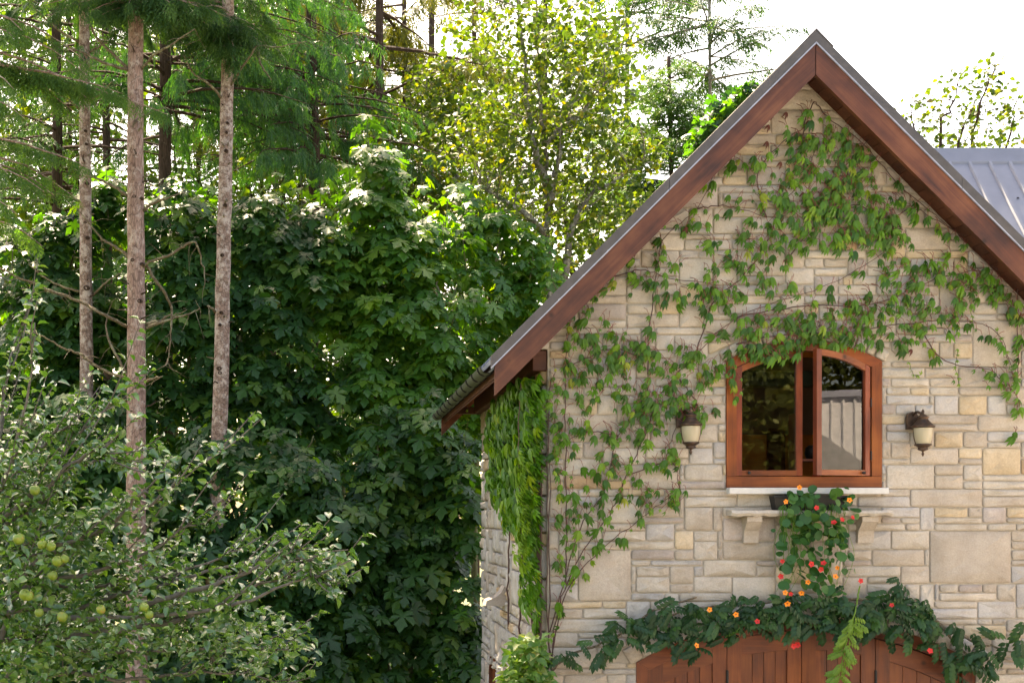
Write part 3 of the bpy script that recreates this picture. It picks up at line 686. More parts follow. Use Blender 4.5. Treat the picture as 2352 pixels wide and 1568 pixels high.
# ---- shelf, corbels under the window
sh = MB(); us = np.linspace(1666, 2031, 26)
topv = [(wx(u), wz(1171)+random.uniform(-.004, .004)) for u in us]; botv = [(wx(u), wz(1184)+random.uniform(-.012, .012)) for u in us]
vs = []; n = len(us)
for (x, z), (x2, z2) in zip(topv, botv):
    j = random.uniform(-.012, .012); vs += [(x, .0, z), (x, -.22+j, z), (x, -.235+j, (z+z2)/2), (x, -.21+j, z2), (x, .0, z2)]
fs = [(i*5+k, i*5+k+1, i*5+6+k, i*5+5+k) for i in range(n-1) for k in range(4)]+[(0, 1, 2, 3, 4), tuple((n-1)*5+k for k in (4, 3, 2, 1, 0))]
sh.add(vs, fs); shelf = sh.build('stone_shelf', ST[0], house)
for u0, u1 in ((1703, 1737), (1964, 2000)):
    xa, xb = wx(u0), wx(u1); b = MB(); zt, zb2 = wz(1185), wz(1245)
    prof = [(0, zt), (-.19, zt), (-.19, zt-.05), (-.15, zt-.09), (-.09, zt-.15), (-.075, zt-.2), (-.07, zb2), (0, zb2)]
    k = len(prof); b.add([(xa, y, z) for y, z in prof]+[(xb, y, z) for y, z in prof], [tuple(range(k)), tuple(range(2*k-1, k-1, -1))]+[(i, i+k, (i+1) % k+k, (i+1) % k) for i in range(k)])
    b.build('corbel', ST[1], shelf)

# ---- garage door: frame, four leaves, planks, rails, hinges
door = link('garage_door', None, house, (DOR['cx'], 0, 0))
dcx, dhw = DOR['cx'], DOR['hw']; DFW = .135
for s in (-1, 1):
    a, c = (dcx-dhw, dcx-dhw+DFW) if s < 0 else (dcx+dhw-DFW, dcx+dhw)
    b = MB(); b.prism([(a, 0.01), (c, 0.01), (c, arc(DOR, c, DFW if s < 0 else 0)), (a, arc(DOR, a, 0 if s < 0 else DFW))], -.012, .16); b.build('jamb', DOORW, door)
    xo = np.linspace(dcx, dcx+s*(dhw-.001), 12); xi = np.linspace(dcx, dcx+s*(dhw-DFW-.001), 12)
    b = MB(); b.prism(([(x, arc(DOR, x)) for x in xo]+[(x, arc(DOR, x, DFW)) for x in xi[::-1]])[::-s], -.015, .16); b.build('arched_head', DOORX, door)
edges = [dcx-dhw+DFW+.006, wx(1672), wx(1844), wx(2014), dcx+dhw-DFW-.006]
zbot = .03
def dtop(x, off=0): return arc(DOR, x, DFW+.012+off)
def strip(x0, x1, off, y0, y1, nm, m, par, zlo=zbot):
    xn = np.linspace(x0, x1, max(2, int((x1-x0)/.12)+2))
    b = MB(); b.prism([(x0, zlo), (x1, zlo)]+[(x, dtop(x, off)) for x in xn[::-1]], y0, y1); return b.build(nm, m, par)
for i in range(4):
    a, c = edges[i]+.004, edges[i+1]-.004
    lf = link('door_leaf', None, door, ((a+c)/2, .05, zbot))
    SWd = .145
    strip(a, a+SWd, 0, .035, .085, 'stile', DOORW, lf); strip(c-SWd, c, 0, .035, .085, 'stile', DOORW, lf)
    xn = np.linspace(a+SWd+.001, c-SWd-.001, 8); RH = .19
    b = MB(); b.prism([(x, dtop(x, RH)) for x in xn]+[(x, dtop(x, 0)) for x in xn[::-1]], .036, .084); b.build('top_rail', DOORX, lf)
    npl = 4; ps = np.linspace(a+SWd, c-SWd, npl+1)
    for k in range(npl): strip(ps[k]+.003, ps[k+1]-.003, RH+.004, .052+random.uniform(0, .002), .078, 'plank', DOORW, lf)
    b = MB(); b.box(a, c, .086, .095, zbot, dtop(a if i > 1 else c, .1) if False else zbot+1.0); b.build('backing', DARKIN, lf)
for u in (1672.5, 2014.5): MB().tube([(wx(u), .028, wz(1585)), (wx(u), .028, wz(1538))], .014, 8).build('hinge', BLACK, door)
b = MB(); b.box(dcx-dhw, dcx+dhw, .165, .2, 0, DOR['crown']-.02); b.build('backing_board', DARKIN, door)

# ---- the wing behind on the right, standing-seam roof
wing = thing('house_wing', 'lower wing with pale grey ribbed metal roof behind the right barge board', 'house', (9, 2.7, 0))
wy, wzr, t52 = 2.67, 8.33, math.tan(R(52))
def wing_roof():
    b = MB(); x0, x1 = 5.4, 15.0; ye = .05; ze = wzr-(wy-ye)*t52
    b.add([(x0, wy, wzr), (x1, wy, wzr), (x1, ye, ze), (XR+.35, ye, ze), (XR+.35, .45, wzr-(wy-.45)*t52)], [])
    vs = [(XR+.1, ye, ze), (x1, ye, ze), (x1, wy, wzr), (x0, wy, wzr), (x0, wy-.35, wzr-.35*t52)]
    top = [(v[0], v[1], v[2]) for v in vs]; bot = [(v[0], v[1], v[2]-.05) for v in vs]
    m = MB(); n = len(vs); m.add(top+bot, [tuple(range(n)), tuple(range(2*n-1, n-1, -1))]+[(i, i+n, (i+1) % n+n, (i+1) % n) for i in range(n)])
    yb2 = 2*wy-ye; m.add([(x0, wy, wzr), (x1, wy, wzr), (x1, yb2, ze), (x0, yb2, ze)], [(0, 1, 2, 3)])
    return m
wr = wing_roof().build('roof', METAL, wing)
nrm = np.array((0, -math.sin(R(52)), math.cos(R(52))))
for k in range(38):
    x = 5.62+k*.25
    ys, ye = (wy-.06, .06 if x > XR+.15 else max(.06, wy-.35-(x-5.4)*1.1))
    if ye > ys-.05: continue
    b = MB(); p0 = np.array((x, ys, wzr-(wy-ys)*t52)); p1 = np.array((x, ye, wzr-(wy-ye)*t52))
    vs = []
    for p in (p0, p1): vs += [p+np.array((-.032, 0, 0))+nrm*.002, p+np.array((-.016, 0, 0))+nrm*.022, p+np.array((.016, 0, 0))+nrm*.022, p+np.array((.032, 0, 0))+nrm*.002]
    b.add(vs, [(0, 1, 5, 4), (1, 2, 6, 5), (2, 3, 7, 6), (4, 5, 6, 7), (3, 2, 1, 0)]); b.build('rib', METAL, wr)
    for xs in (x+.125,):
        if k % 2 == 0:
            for q in (.55, 1.25, 1.95):
                p = np.array((xs, wy-q, wzr-q*t52))
                if wy-q < ye+.1: continue
                MB().lathe(tuple(p+nrm*.002), [(.014, 0), (.014, .010), (.001, .012)], 6).build('screw', BLACK, wr)
b = MB(); b.add([(5.4, wy-.14, wzr-.14*t52+.035), (15, wy-.14, wzr-.14*t52+.035), (15, wy-.03, wzr+.055), (5.4, wy-.03, wzr+.055), (5.4, wy+.14, wzr-.14*t52+.035), (15, wy+.14, wzr-.14*t52+.035), (5.4, wy-.14, wzr-.14*t52+.002), (15, wy-.14, wzr-.14*t52+.002)], [(0, 1, 2, 3), (3, 2, 5, 4), (6, 7, 1, 0)])
b.build('ridge_cap', METAL, wr)
MB().box(XR+.02, 14.8, .42, 4.9, 0, 5.0).build('wall', MORTAR, wing)

# ---- lanterns
def lantern(u, v0, label):
    Y = -.17; X, Zr = P(u, v0, Y)[0], P(u, v0, Y)[2]
    t = thing('wall_lantern', label, 'lantern', (X, 0, Zr), 'lanterns beside the arched window')
    s = 1/227.0
    # back plate
    b = MB(); px0 = X-.115
    pl = [(px0-.055, Zr-.03), (px0+.065, Zr-.03), (px0+.065, Zr+.10), (px0+.045, Zr+.135), (px0+.005, Zr+.155), (px0-.035, Zr+.135), (px0-.055, Zr+.10)]
    pl = [(x+.05, z+.02) for x, z in pl]
    b.prism(pl, -.075, -.035); b.build('back_plate', BRONZE, t)
    b = MB(); b.tube(smooth_path([(X-.06, -.06, Zr+.13), (X-.04, -.12, Zr+.165), (X, Y, Zr+.135)], 4), .014, 8); b.build('arm', BRONZE, t, True)
    c = (X, Y, Zr)
    MB().lathe(c, [(.001, .0), (.105, -.002), (.118, .006), (.118, .016), (.104, .024), (.086, .040), (.066, .062), (.056, .078), (.050, .082), (.050, .098), (.062, .103), (.062, .112), (.046, .118), (.030, .130), (.022, .138), (.010, .142), (.016, .155), (.014, .172), (.004, .188), (.001, .190)], 20).build('cap', BRONZE, t, True)
    MB().lathe(c, [(.096, -.004), (.097, -.03), (.094, -.07), (.085, -.12), (.073, -.160), (.068, -.172)], 24).build('glass_shade', FROST, t, True)
    for k in range(3):
        a = math.pi*k/2; pts = [(X+r*math.cos(a), Y+r*math.sin(a), Zr+z) for r, z in ((.101, -.002), (.1015, -.03), (.099, -.07), (.09, -.12), (.078, -.160), (.073, -.172))]
        MB().tube(pts, .0045, 5).build('rib', BRONZE, t)
    MB().lathe(c, [(.066, -.165), (.084, -.168), (.086, -.180), (.070, -.188), (.050, -.205), (.046, -.215), (.054, -.220), (.050, -.228), (.028, -.236), (.012, -.242), (.008, -.254), (.015, -.264), (.012, -.280), (.003, -.296), (.001, -.297)], 20).build('base_cup', BRONZE, t, True)
    return t
lantern(2119.8, 981, 'bronze wall lantern right of the arched window with bare stone around it')
lantern(1586.8, 977, 'bronze wall lantern left of the arched window, half hidden by creeper leaves')
# ------------------------------------------------------------------ leaf shapes (petiole at the origin, blade along +y, upper face +z)
def leaf_maple():
    h = [(.08, -.02), (.22, -.10), (.40, -.08), (.36, .02), (.46, .06), (.24, .17), (.46, .24), (.52, .36), (.70, .42), (.56, .48), (.52, .62), (.36, .52), (.17, .38), (.22, .60), (.31, .72), (.17, .80), (.12, .92)]
    o = [(0, .06)]+h+[(0, 1.04)]+[(-x, y) for x, y in h[::-1]]
    def z(x, y): return -.42*(x*x*1.3+max(0, y-.35)**2)+.12*abs(x)
    v = [(0, .34, .03)]+[(x, y, z(x, y)) for x, y in o]; n = len(o)
    return np.array(v), np.array([(0, 1+i, 1+(i+1) % n) for i in range(n)])
def leaflet(w=.42, curl=.18, fold=.12, n=3):
    ys = [.0, .3, .65, 1.0]; ws = [.0, w*.5, w*.42, 0]
    v = [(0, 0, 0)]
    for y, q in zip(ys[1:3], ws[1:3]): v += [(-q, y, fold*q*2-curl*y*y), (0, y, -curl*y*y), (q, y, fold*q*2-curl*y*y)]
    v.append((0, 1, -curl*1.15))
    f = [(0, 2, 1), (0, 3, 2), (1, 2, 5), (1, 5, 4), (2, 3, 6), (2, 6, 5), (4, 5, 7), (5, 6, 7)]
    return np.array(v), np.array(f)
def compound(tv, tf, frs):
    """frs: list of (origin, angle, scale, pitch)"""
    V, Fc = [], []
    for (o, a, s, pitch) in frs:
        c, sn = math.cos(a), math.sin(a); cp, sp = math.cos(pitch), math.sin(pitch)
        w = tv.copy()*s; w = np.stack((w[:, 0], w[:, 1]*cp+w[:, 2]*sp, -w[:, 1]*sp+w[:, 2]*cp), -1)
        w = np.stack((w[:, 0]*c-w[:, 1]*sn, w[:, 0]*sn+w[:, 1]*c, w[:, 2]), -1)+np.array(o)
        Fc.append(tf+sum(len(x) for x in V)); V.append(w)
    return np.vstack(V), np.vstack(Fc)
LM = leaf_maple(); LL = leaflet(); LAp = leaflet(.62, .22, .28); LAl = leaflet(.72, .12, .10); LN = leaflet(.29, .30, .14)
CR5 = compound(*LN, [((0, 0, 0), 0, 1.35, .2), ((0, 0, 0), .40, 1.2, .35), ((0, 0, 0), -.43, 1.24, .35), ((0, 0, 0), .86, .86, .6), ((0, 0, 0), -.90, .9, .6)])
CR3 = compound(*LN, [((0, 0, 0), 0, 1.0, .2), ((0, 0, 0), .6, .85, .3), ((0, 0, 0), -.65, .8, .3)])
pin = [((0, .86, -.15), 0, .46, .5)]
for i in range(4):
    y = .14+.22*i; pin += [((0, y, -.15*y*y), .85-.05*i, .44-.02*abs(i-2), .45), ((0, y+.04, -.15*y*y), -.85+.05*i, .44-.02*abs(i-2), .45)]
PIN = compound(*leaflet(.52, .22, .12), pin)
def disc_leaf(n=9):
    v = [(0, 0, -.05)]+[((1+.06*math.cos(3*k))*.5*math.cos(2*math.pi*k/n), (1+.06*math.sin(5*k))*.5*math.sin(2*math.pi*k/n), .04*math.sin(4*math.pi*k/n)) for k in range(n)]
    return np.array(v), np.array([(0, 1+k, 1+(k+1) % n) for k in range(n)])
DL = disc_leaf()
def fir_spray(n=11, w=.032, droop=.25, ang=.85):
    V, Fc = [], []
    def rib(p, q, wd):
        d = unit(np.array(q)-np.array(p)); s = np.cross(d, (0, 0, 1.)); s = unit(s)*wd; b = len(V)
        m = (np.array(p)*.55+np.array(q)*.45)+np.array((0, 0, .02))
        V.extend([np.array(p), m-s, m+s, np.array(q)]); Fc.extend([(b, b+1, b+2), (b+1, b+3, b+2)])
    def ax(t): return np.array((0, t, -droop*t*t))
    for i in range(4): rib(ax(i/4), ax((i+1.15)/4), w*.8)
    for i in range(n):
        t = .08+.86*i/n; L = .42*(1-t*.75)+.06
        for s in (-1, 1):
            d = np.array((s*math.sin(ang), math.cos(ang), -.28)); L2 = L*(.8+.4*((i*7+s*3) % 5)/5)
            rib(ax(t), ax(t)+d*L2, w)
    return np.array(V), np.array(Fc)
def fir_bough(seed, n=7, spread=1.0, wd_=.021, sub=5):
    r = np.random.default_rng(seed); V, Fc = [], []
    def rib(p, q, wd):
        d = unit(q-p); s = unit(np.cross(d, r.normal(size=3)*.5+np.array((0, 0, 1.))))*wd; b = len(V); m = p*.5+q*.5
        V.extend([p, m-s, m+s, q]); Fc.extend([(b, b+1, b+2), (b+1, b+3, b+2)])
    def twig(p, d, L, lev):
        d = unit(d); q = p+d*L+np.array((0, 0, -.10*L)); rib(p, q, wd_)
        k = sub if lev else 0
        for i in range(k):
            t = (i+.6)/k; o = p+(q-p)*t; s = unit(np.cross(d, (0, 0, 1.)))*r.choice((-1, 1))
            rib(o, o+unit(d*.9+s*r.uniform(.4, 1.0)*spread+np.array((0, 0, r.uniform(-.5, .2))))*L*r.uniform(.22, .42), wd_*.95)
    ax = lambda t: np.array((.04*math.sin(5*t), t, -.22*t*t)); 
    for i in range(3): rib(ax(i/3), ax((i+1.1)/3), .02)
    for i in range(n):
        t = .05+.9*i/n+r.uniform(-.03, .03); s = -1 if i % 2 else 1
        twig(ax(t), np.array((s*r.uniform(.5, 1.0)*spread, r.uniform(.5, 1.0), r.uniform(-.6, .05))), (.5*(1-t*.7)+.08)*r.uniform(.7, 1.2), 1)
    twig(ax(.9), np.array((0, 1, -.3)), .25, 1)
    return np.array(V), np.array(Fc)
FIRB_T = fir_bough(3); CED_T = fir_bough(8, 8, .45, .019, 3); FAR_T = fir_bough(5, 5, 1.0, .034, 3); FIRS = fir_spray(); FIRS2 = fir_spray(8, .03, .35, .7); CEDS = fir_spray(11, .021, .16, .46)

def build_leaves(parent, tmpl, pos, rot, sc, mt, nobj=0, rnd=None, part='leaf', rest='foliage', order=None, smooth=False):
    """the nobj leaves that show largest become parts of their own (sharing one mesh), the rest one part"""
    sc = np.broadcast_to(sc, (len(pos),)); idx = np.arange(len(pos))
    if nobj:
        q = proj(pos); on = (q[:, 0] > 0) & (q[:, 0] < 2352) & (q[:, 1] > 0) & (q[:, 1] < 1568)
        key = np.where(on, pos[:, 1]-CAMY, 1e3)/sc if order is None else order
        idx = np.argsort(key)[:nobj]
        me = mesh_np(part, tmpl[0], tmpl[1], mt, smooth)
        for i in idx:
            link(part, me, parent, pos[i], rot[i]*sc[i])
        keep = np.ones(len(pos), bool); keep[idx] = False; idx = np.nonzero(keep)[0]
    else: idx = np.arange(len(pos))
    if len(idx):
        v, f, r = scatter(tmpl[0], tmpl[1], pos[idx], rot[idx], sc[idx], None if rnd is None else rnd[idx])
        link(rest, mesh_np(rest, v, f, mt, smooth, r), parent, kind='stuff')

def inframe(p, mu=160, mv=200):
    q = proj(p); return (q[:, 0] > -mu) & (q[:, 0] < 2352+mu) & (q[:, 1] > -mv) & (q[:, 1] < 1568+mv)

# ------------------------------------------------------------------ conifers
def conifer(name, label, u, Y, wpx, path, bark, crown, needles, group=None, tm=FIRS, extra=None, cat='tree', parts=True):
    """path: (u, v) points of the trunk; crown: list of dict(v0, v1, n, L0, L1, rise, droop, size, dens, az)"""
    p3 = np.array([P(a, b, Y) for a, b in path]); p3 = p3[np.argsort(p3[:, 2])]
    base = p3[0].copy(); base[2] = 0
    t = thing(name, label, cat, base, group)
    pts = np.vstack((base+np.array((0, 0, -.1)), p3)); wr = M(wpx, Y)/2
    b = MB(); sp = smooth_path(pts, 7); zz = sp[:, 2]
    rad = wr*(1.2-.42*np.clip(zz/12, 0, 1.2)); sp[:, :2] += rng.normal(0, wr*.035, (len(sp), 2))
    pt = sp; b.tube(pt, list(rad), 14); b.build('trunk', bark, t, True)
    pos, td, nd, sz = [], [], [], []; bm = MB()
    for c in crown:
        zs = np.sort(rng.uniform(P(0, c['v0'], Y)[2], P(0, c['v1'], Y)[2], c['n']))
        for z in zs:
            k = (z-P(0, c['v0'], Y)[2])/max(1e-6, P(0, c['v1'], Y)[2]-P(0, c['v0'], Y)[2])
            L = (c['L0']+(c['L1']-c['L0'])*k)*rng.uniform(.7, 1.15); a0, a1 = c.get('az', (0, 2*math.pi)); az = rng.uniform(a0, a1)
            x0 = np.array((np.interp(z, zz, sp[:, 0]), np.interp(z, zz, sp[:, 1]), z)); h = np.array((math.cos(az), math.sin(az), 0))
            ns = max(5, int(L/.28)); tt = np.linspace(0, 1, ns)
            br = x0+np.outer(tt*L, h); br[:, 2] += L*(c['rise']*tt-c['droop']*tt**2); br += rng.normal(0, .02*L/3, br.shape)*tt[:, None]
            if not inframe(br, 400, 500).any(): continue
            bm.tube(br, [max(.012, .011*L+.006), .004], 4, False)
            dirb = np.gradient(br, axis=0); dirb = unit(dirb)
            m = int(L*c['dens'])
            ts = rng.uniform(c.get('t0', .15), 1, m)
            for q in ts:
                i = min(ns-1, int(q*(ns-1)+.5)); d = dirb[i]; s = np.cross(d, (0, 0, 1.))*rng.choice((-1, 1))
                hang = c.get('hang', .35)*rng.uniform(.5, 1.5)
                o = br[0]*(0)+np.array([np.interp(q, tt, br[:, j]) for j in range(3)])
                pos.append(o); td.append(d*rng.uniform(.2, .9)+s*rng.uniform(.1, .9)+np.array((0, 0, -hang))+rng.normal(0, .12, 3))
                nd.append(np.array((0, 0, 1.))*(1.0 if hang < .8 else .15)+s*.2+rng.normal(0, .3, 3)+np.array((0, -.5, 0))*(1 if hang >= .8 else .2)); sz.append(c['size']*rng.uniform(.55, 1.25)*(1-.35*q))
    if bm.v: bm.build('branches', bark if name != 'young_fir' else BARKD, t)['kind'] = 'stuff'
    if pos:
        pos, td, nd, sz = map(np.array, (pos, td, nd, sz)); ok = inframe(pos, 200, 70); pos, td, nd, sz = pos[ok], td[ok], nd[ok], sz[ok]
        v, f, r = scatter(tm[0], tm[1], pos, frames(td, nd), sz); link('crown', mesh_np('crown', v, f, needles, False, r), t, kind='stuff')
    return t
def dead_branches(t, Y, lines, r0, tw=8, m=TWIG):
    for ln in lines:
        p = np.array([P(a, b, Y-.05*i) for i, (a, b) in enumerate(ln)]); p[0, 1] = Y-.02
        p[:, 1] += np.cumsum(rng.normal(0, .12, len(p))); p[0, 1] = Y
        sp = smooth_path(p, 5, .006); L = np.linalg.norm(np.diff(sp, axis=0), axis=1).sum()
        b = MB(); b.tube(sp, [r0, r0*.75, r0*.25], 6)
        for k in range(int(tw*L*.7)):
            i = rng.integers(len(sp)//4, len(sp)); d = rand_dir(1)[0]; d[2] -= .35; q = sp[i]; ll = rng.uniform(.1, .45)
            e = q+unit(d)*ll*.5+rng.normal(0, .03, 3); b.tube([q, e, e+(unit(d)+np.array((0, 0, -.3)))*ll*.5], [.006, .002], 3, False)
        b.build('branch', m, t, True)

tA = conifer('fir_tree', 'tall fir with the thickest pale bare trunk, left of centre in the woods', 312, 6.5, 43, [(312, -250), (311, 80), (312, 500), (313, 1000), (313, 1568)], BARK,
 [dict(v0=20, v1=-70, n=22, L0=1.4, L1=1.9, rise=.2, droop=.4, size=.36, dens=30, hang=.4), dict(v0=45, v1=-20, n=8, L0=.7, L1=1.0, rise=.0, droop=.4, size=.4, dens=40, hang=.6, az=(3.6, 5.8))], FIRM, 'bare trunks in front of the maples', FIRB_T)
dead_branches(tA, 6.5, [[(302, 163), (233, 100), (207, 57), (177, 7)], [(302, 163), (240, 152), (200, 132), (133, 108)], [(322, 162), (360, 142), (400, 127), (457, 100)], [(307, 312), (310, 287), (330, 263), (377, 247)],
 [(295, 450), (253, 424), (213, 405), (150, 395)], [(324, 485), (354, 470), (394, 464), (430, 450)], [(302, 596), (267, 566), (233, 543), (213, 523), (170, 470)], [(317, 625), (337, 605), (377, 591), (424, 568), (450, 561), (466, 610), (470, 646)],
 [(294, 750), (240, 726), (207, 706), (160, 686), (130, 678), (83, 660), (40, 641), (0, 620), (-30, 610)], [(310, 756), (320, 723), (323, 703)], [(335, 743), (367, 733), (384, 721), (410, 711)], [(335, 753), (370, 740), (427, 720), (457, 705)],
 [(333, 603), (353, 636), (377, 673), (385, 700), (384, 756), (377, 816), (367, 836)], [(290, 868), (250, 853), (207, 830), (180, 810), (140, 795), (103, 773), (72, 760)], [(315, 880), (294, 860), (270, 820), (247, 776), (238, 740), (240, 711)],
 [(335, 875), (355, 872), (380, 868)], [(295, 920), (275, 917), (258, 913)]], .026, 9)
tB = conifer('fir_tree', 'slim fir trunk, leftmost of the three pale bare trunks', 195, 9.5, 31, [(191, -250), (193, 0), (196, 400), (198, 700), (199, 1000), (200, 1568)], BARK2, [dict(v0=-30, v1=-150, n=14, L0=1.8, L1=2.6, rise=.15, droop=.5, size=.5, dens=26, hang=.5)], FIRM, 'bare trunks in front of the maples')
dead_branches(tB, 9.5, [[(182, 668), (133, 653), (93, 630), (63, 603)], [(213, 678), (247, 653), (287, 626)], [(182, 97), (133, 67), (97, 40), (70, 10)], [(205, 230), (230, 215), (260, 190)], [(182, 250), (150, 225), (110, 210)], [(185, 462), (150, 458), (100, 452)], [(205, 120), (235, 100), (262, 92)]], .024, 9)
tC = conifer('fir_tree', 'slightly leaning fir trunk, rightmost of the three pale bare trunks', 515, 7.5, 36, [(527, -250), (524, 0), (521, 230), (515, 520), (508, 860), (500, 1130), (491, 1300), (483, 1568)], BARK2,
 [dict(v0=110, v1=-80, n=18, L0=.8, L1=1.7, rise=.3, droop=.5, size=.40, dens=36, hang=.4), dict(v0=140, v1=20, n=10, L0=.5, L1=.9, rise=.1, droop=.5, size=.38, dens=46, hang=.6, az=(3.6, 5.8))], FIRM, 'bare trunks in front of the maples', FIRB_T)
dead_branches(tC, 7.5, [[(524, 230), (527, 203), (547, 173), (580, 137), (594, 113), (634, 103), (704, 82)], [(520, 93), (519, 50), (509, 3)], [(514, 230), (480, 200), (444, 167), (424, 130)], [(497, 718), (487, 710), (477, 703)], [(594, 113), (600, 160), (627, 205)], [(520, 345), (524, 338), (525, 330)], [(518, 470), (522, 462), (523, 455)]], .024, 9)
def high_crown(t, Y, u, z0, z1, L, n):
    # the tops of the tall firs stand above the picture and shade the clearing
    x = P(u, 0, Y)[0]; z = rng.uniform(z0, z1, n); az = rng.random(n)*6.28; r = rng.random(n)**.6*L*(1.05-.75*(z-z0)/(z1-z0))
    p = np.stack((x+r*np.cos(az), Y+r*np.sin(az), z-.15*r), -1); d = np.stack((np.cos(az), np.sin(az), np.full(n, -.5)), -1)+rng.normal(0, .25, (n, 3))
    v, f, rr = scatter(FIRS[0]*np.array((1.5, 1, 1)), FIRS[1], p, frames(d, np.array((0, 0, 1.))+rng.normal(0, .3, (n, 3))), rng.uniform(.8, 1.5, n)); link('crown_top', mesh_np('crown_top', v, f, FIRM, False, rr), t, kind='stuff')
    MB().tube([(x, Y, z0+.3), (x, Y, z1)], [.14, .03], 8).build('leader', BARKD, t, True)
for t, Y, u, L in ((tA, 6.5, 312, 2.6), (tB, 9.5, 191, 2.8), (tC, 7.5, 526, 2.4)): high_crown(t, Y, u, P(0, -110, Y)[2]+2.2, 25, L, 300)
for t, Y, w, path in ((tA, 6.5, 20, [(311, 80), (312, 500), (313, 1000)]), (tB, 9.5, 15, [(193, 0), (196, 400), (198, 780)]), (tC, 7.5, 17, [(522, 150), (515, 520), (508, 860), (500, 1100)])):
    pv = np.array(path, float)
    for k in range(16):
        v_ = rng.uniform(pv[0, 1], pv[-1, 1]); u_ = np.interp(v_, pv[:, 1], pv[:, 0]); az = rng.uniform(3.0, 6.4); c = P(u_, v_, Y); r_ = M(w, Y)*.95
        h = np.array((math.cos(az), math.sin(az), 0)); L = rng.uniform(.05, .22); o = c+h*r_*.9
        MB().tube([o, o+h*L*.6+np.array((0, 0, L*.1)), o+h*L+np.array((rng.normal(0, .02), 0, L*rng.uniform(-.3, .7)))], [rng.uniform(.010, .018), .006], 6).build('branch_stub', TWIG if k % 2 else BARKD, t)
# knots and scars on the near trunks
for t, Y, lst in ((tA, 6.5, [(321, 690, 5), (312, 793, 3.5), (308, 450, 4), (326, 455, 3), (316, 880, 5), (304, 596, 4), (326, 605, 4)]), (tC, 7.5, [(522, 281, 3), (520, 303, 3), (519, 345, 4), (517, 470, 4), (510, 585, 4), (508, 717, 4), (505, 745, 3.5), (503, 845, 5), (505, 855, 4)]), (tB, 9.5, [(196, 300, 3), (198, 330, 3), (199, 420, 4), (195, 510, 3), (200, 545, 4), (198, 660, 6), (196, 600, 3)])):
    for (a, b_, r) in lst:
        c = P(a, b_, Y-M(19 if t is not tB else 15, Y)); rr = M(r, Y)
        b = MB(); b.lathe((0, 0, 0), [(rr*1.35, -.01), (rr*1.2, .035), (rr*.75, .042), (rr*.55, .02), (.001, .016)], 9, 1.0, .8); b.v = [(c[0]+v[0], c[1]+.035-v[2], c[2]+v[1]) for v in b.v]; b.build('knot', BARKD, t, True)

conifer('cedar_tree', 'dark cedar trunk with drooping green sprays, between the two right bare trunks', 380, 13, 36, [(381, -250), (381, 100), (379, 480), (380, 1000)], BARKD,
 [dict(v0=330, v1=-120, n=30, L0=3.2, L1=4.0, rise=.12, droop=.32, size=.55, dens=12, hang=1.7, t0=.25), dict(v0=250, v1=-60, n=16, L0=3.0, L1=4, rise=.1, droop=.3, size=.55, dens=14, hang=1.8, az=(-.7, .5))], CEDAR, 'cedars behind the bare trunks', CED_T)
conifer('cedar_tree', 'broad cedar whose hanging sprays fill the space right of the bare trunks', 700, 15, 34, [(712, -250), (716, 100), (722, 350), (725, 800)], BARKD,
 [dict(v0=400, v1=180, n=34, L0=3.0, L1=3.0, rise=.1, droop=.3, size=.52, dens=14, hang=1.7, t0=.15), dict(v0=200, v1=-150, n=26, L0=3.0, L1=2.8, rise=.18, droop=.3, size=.52, dens=12, hang=1.7, t0=.2), dict(v0=330, v1=60, n=18, L0=3, L1=3.4, rise=.1, droop=.3, size=.52, dens=14, hang=1.7, az=(2.6, 4.6))], CEDAR, 'cedars behind the bare trunks', CED_T)
conifer('cedar_tree', 'backlit olive cedar with long horizontal boughs at top centre', 880, 19, 26, [(870, -250), (872, 200), (872, 800)], BARKD,
 [dict(v0=330, v1=-120, n=26, L0=4.4, L1=5.0, rise=.12, droop=.12, size=.7, dens=15, hang=1.6, t0=.2)], CEDARO, 'cedars behind the bare trunks', CED_T)
conifer('fir_tree', 'dark shaded fir trunk far left behind the slim bare trunk', 130, 15, 30, [(128, -250), (131, 300), (133, 700), (134, 1000)], BARKD, [dict(v0=480, v1=-100, n=38, L0=3.0, L1=3.4, rise=.1, droop=.3, size=.5, dens=7, hang=.6)], FIRM, 'firs behind the bare trunks', FAR_T)
conifer('fir_tree', 'thin dark fir trunk between the two left bare trunks', 243, 18, 24, [(240, -250), (243, 200), (247, 500), (248, 900)], BARKD, [dict(v0=420, v1=-100, n=34, L0=2.8, L1=3.4, rise=.1, droop=.3, size=.5, dens=6, hang=.6)], FIRM, 'firs behind the bare trunks', FAR_T)
tH = conifer('fir_tree', 'fir at the left picture edge with bright drooping boughs', -60, 5, 44, [(-60, -250), (-62, 500), (-64, 1568)], BARK,
 [dict(v0=520, v1=-60, n=16, L0=1.1, L1=1.7, rise=.05, droop=.45, size=.36, dens=24, hang=.7, az=(-.9, .7)), dict(v0=150, v1=100, n=2, L0=2.5, L1=2.4, rise=-.1, droop=.12, size=.30, dens=48, hang=.8, az=(-.25, .2)), dict(v0=330, v1=300, n=1, L0=1.7, L1=1.8, rise=-.1, droop=.2, size=.30, dens=46, hang=.8, az=(-.3, .2))], FIRB, None, FIRB_T)
high_crown(tH, 5, -60, 13.5, 23, 2.8, 240)
conifer('fir_tree', 'distant straight fir with a sparse crown, left of the small green fir', 1440, 28, 14, [(1443, -300), (1440, 200), (1437, 600)], ALDERB, [dict(v0=330, v1=-250, n=62, L0=3.4, L1=3.2, rise=.05, droop=.12, size=.72, dens=8, hang=.3)], FIRM, 'far firs against the sky', FAR_T)
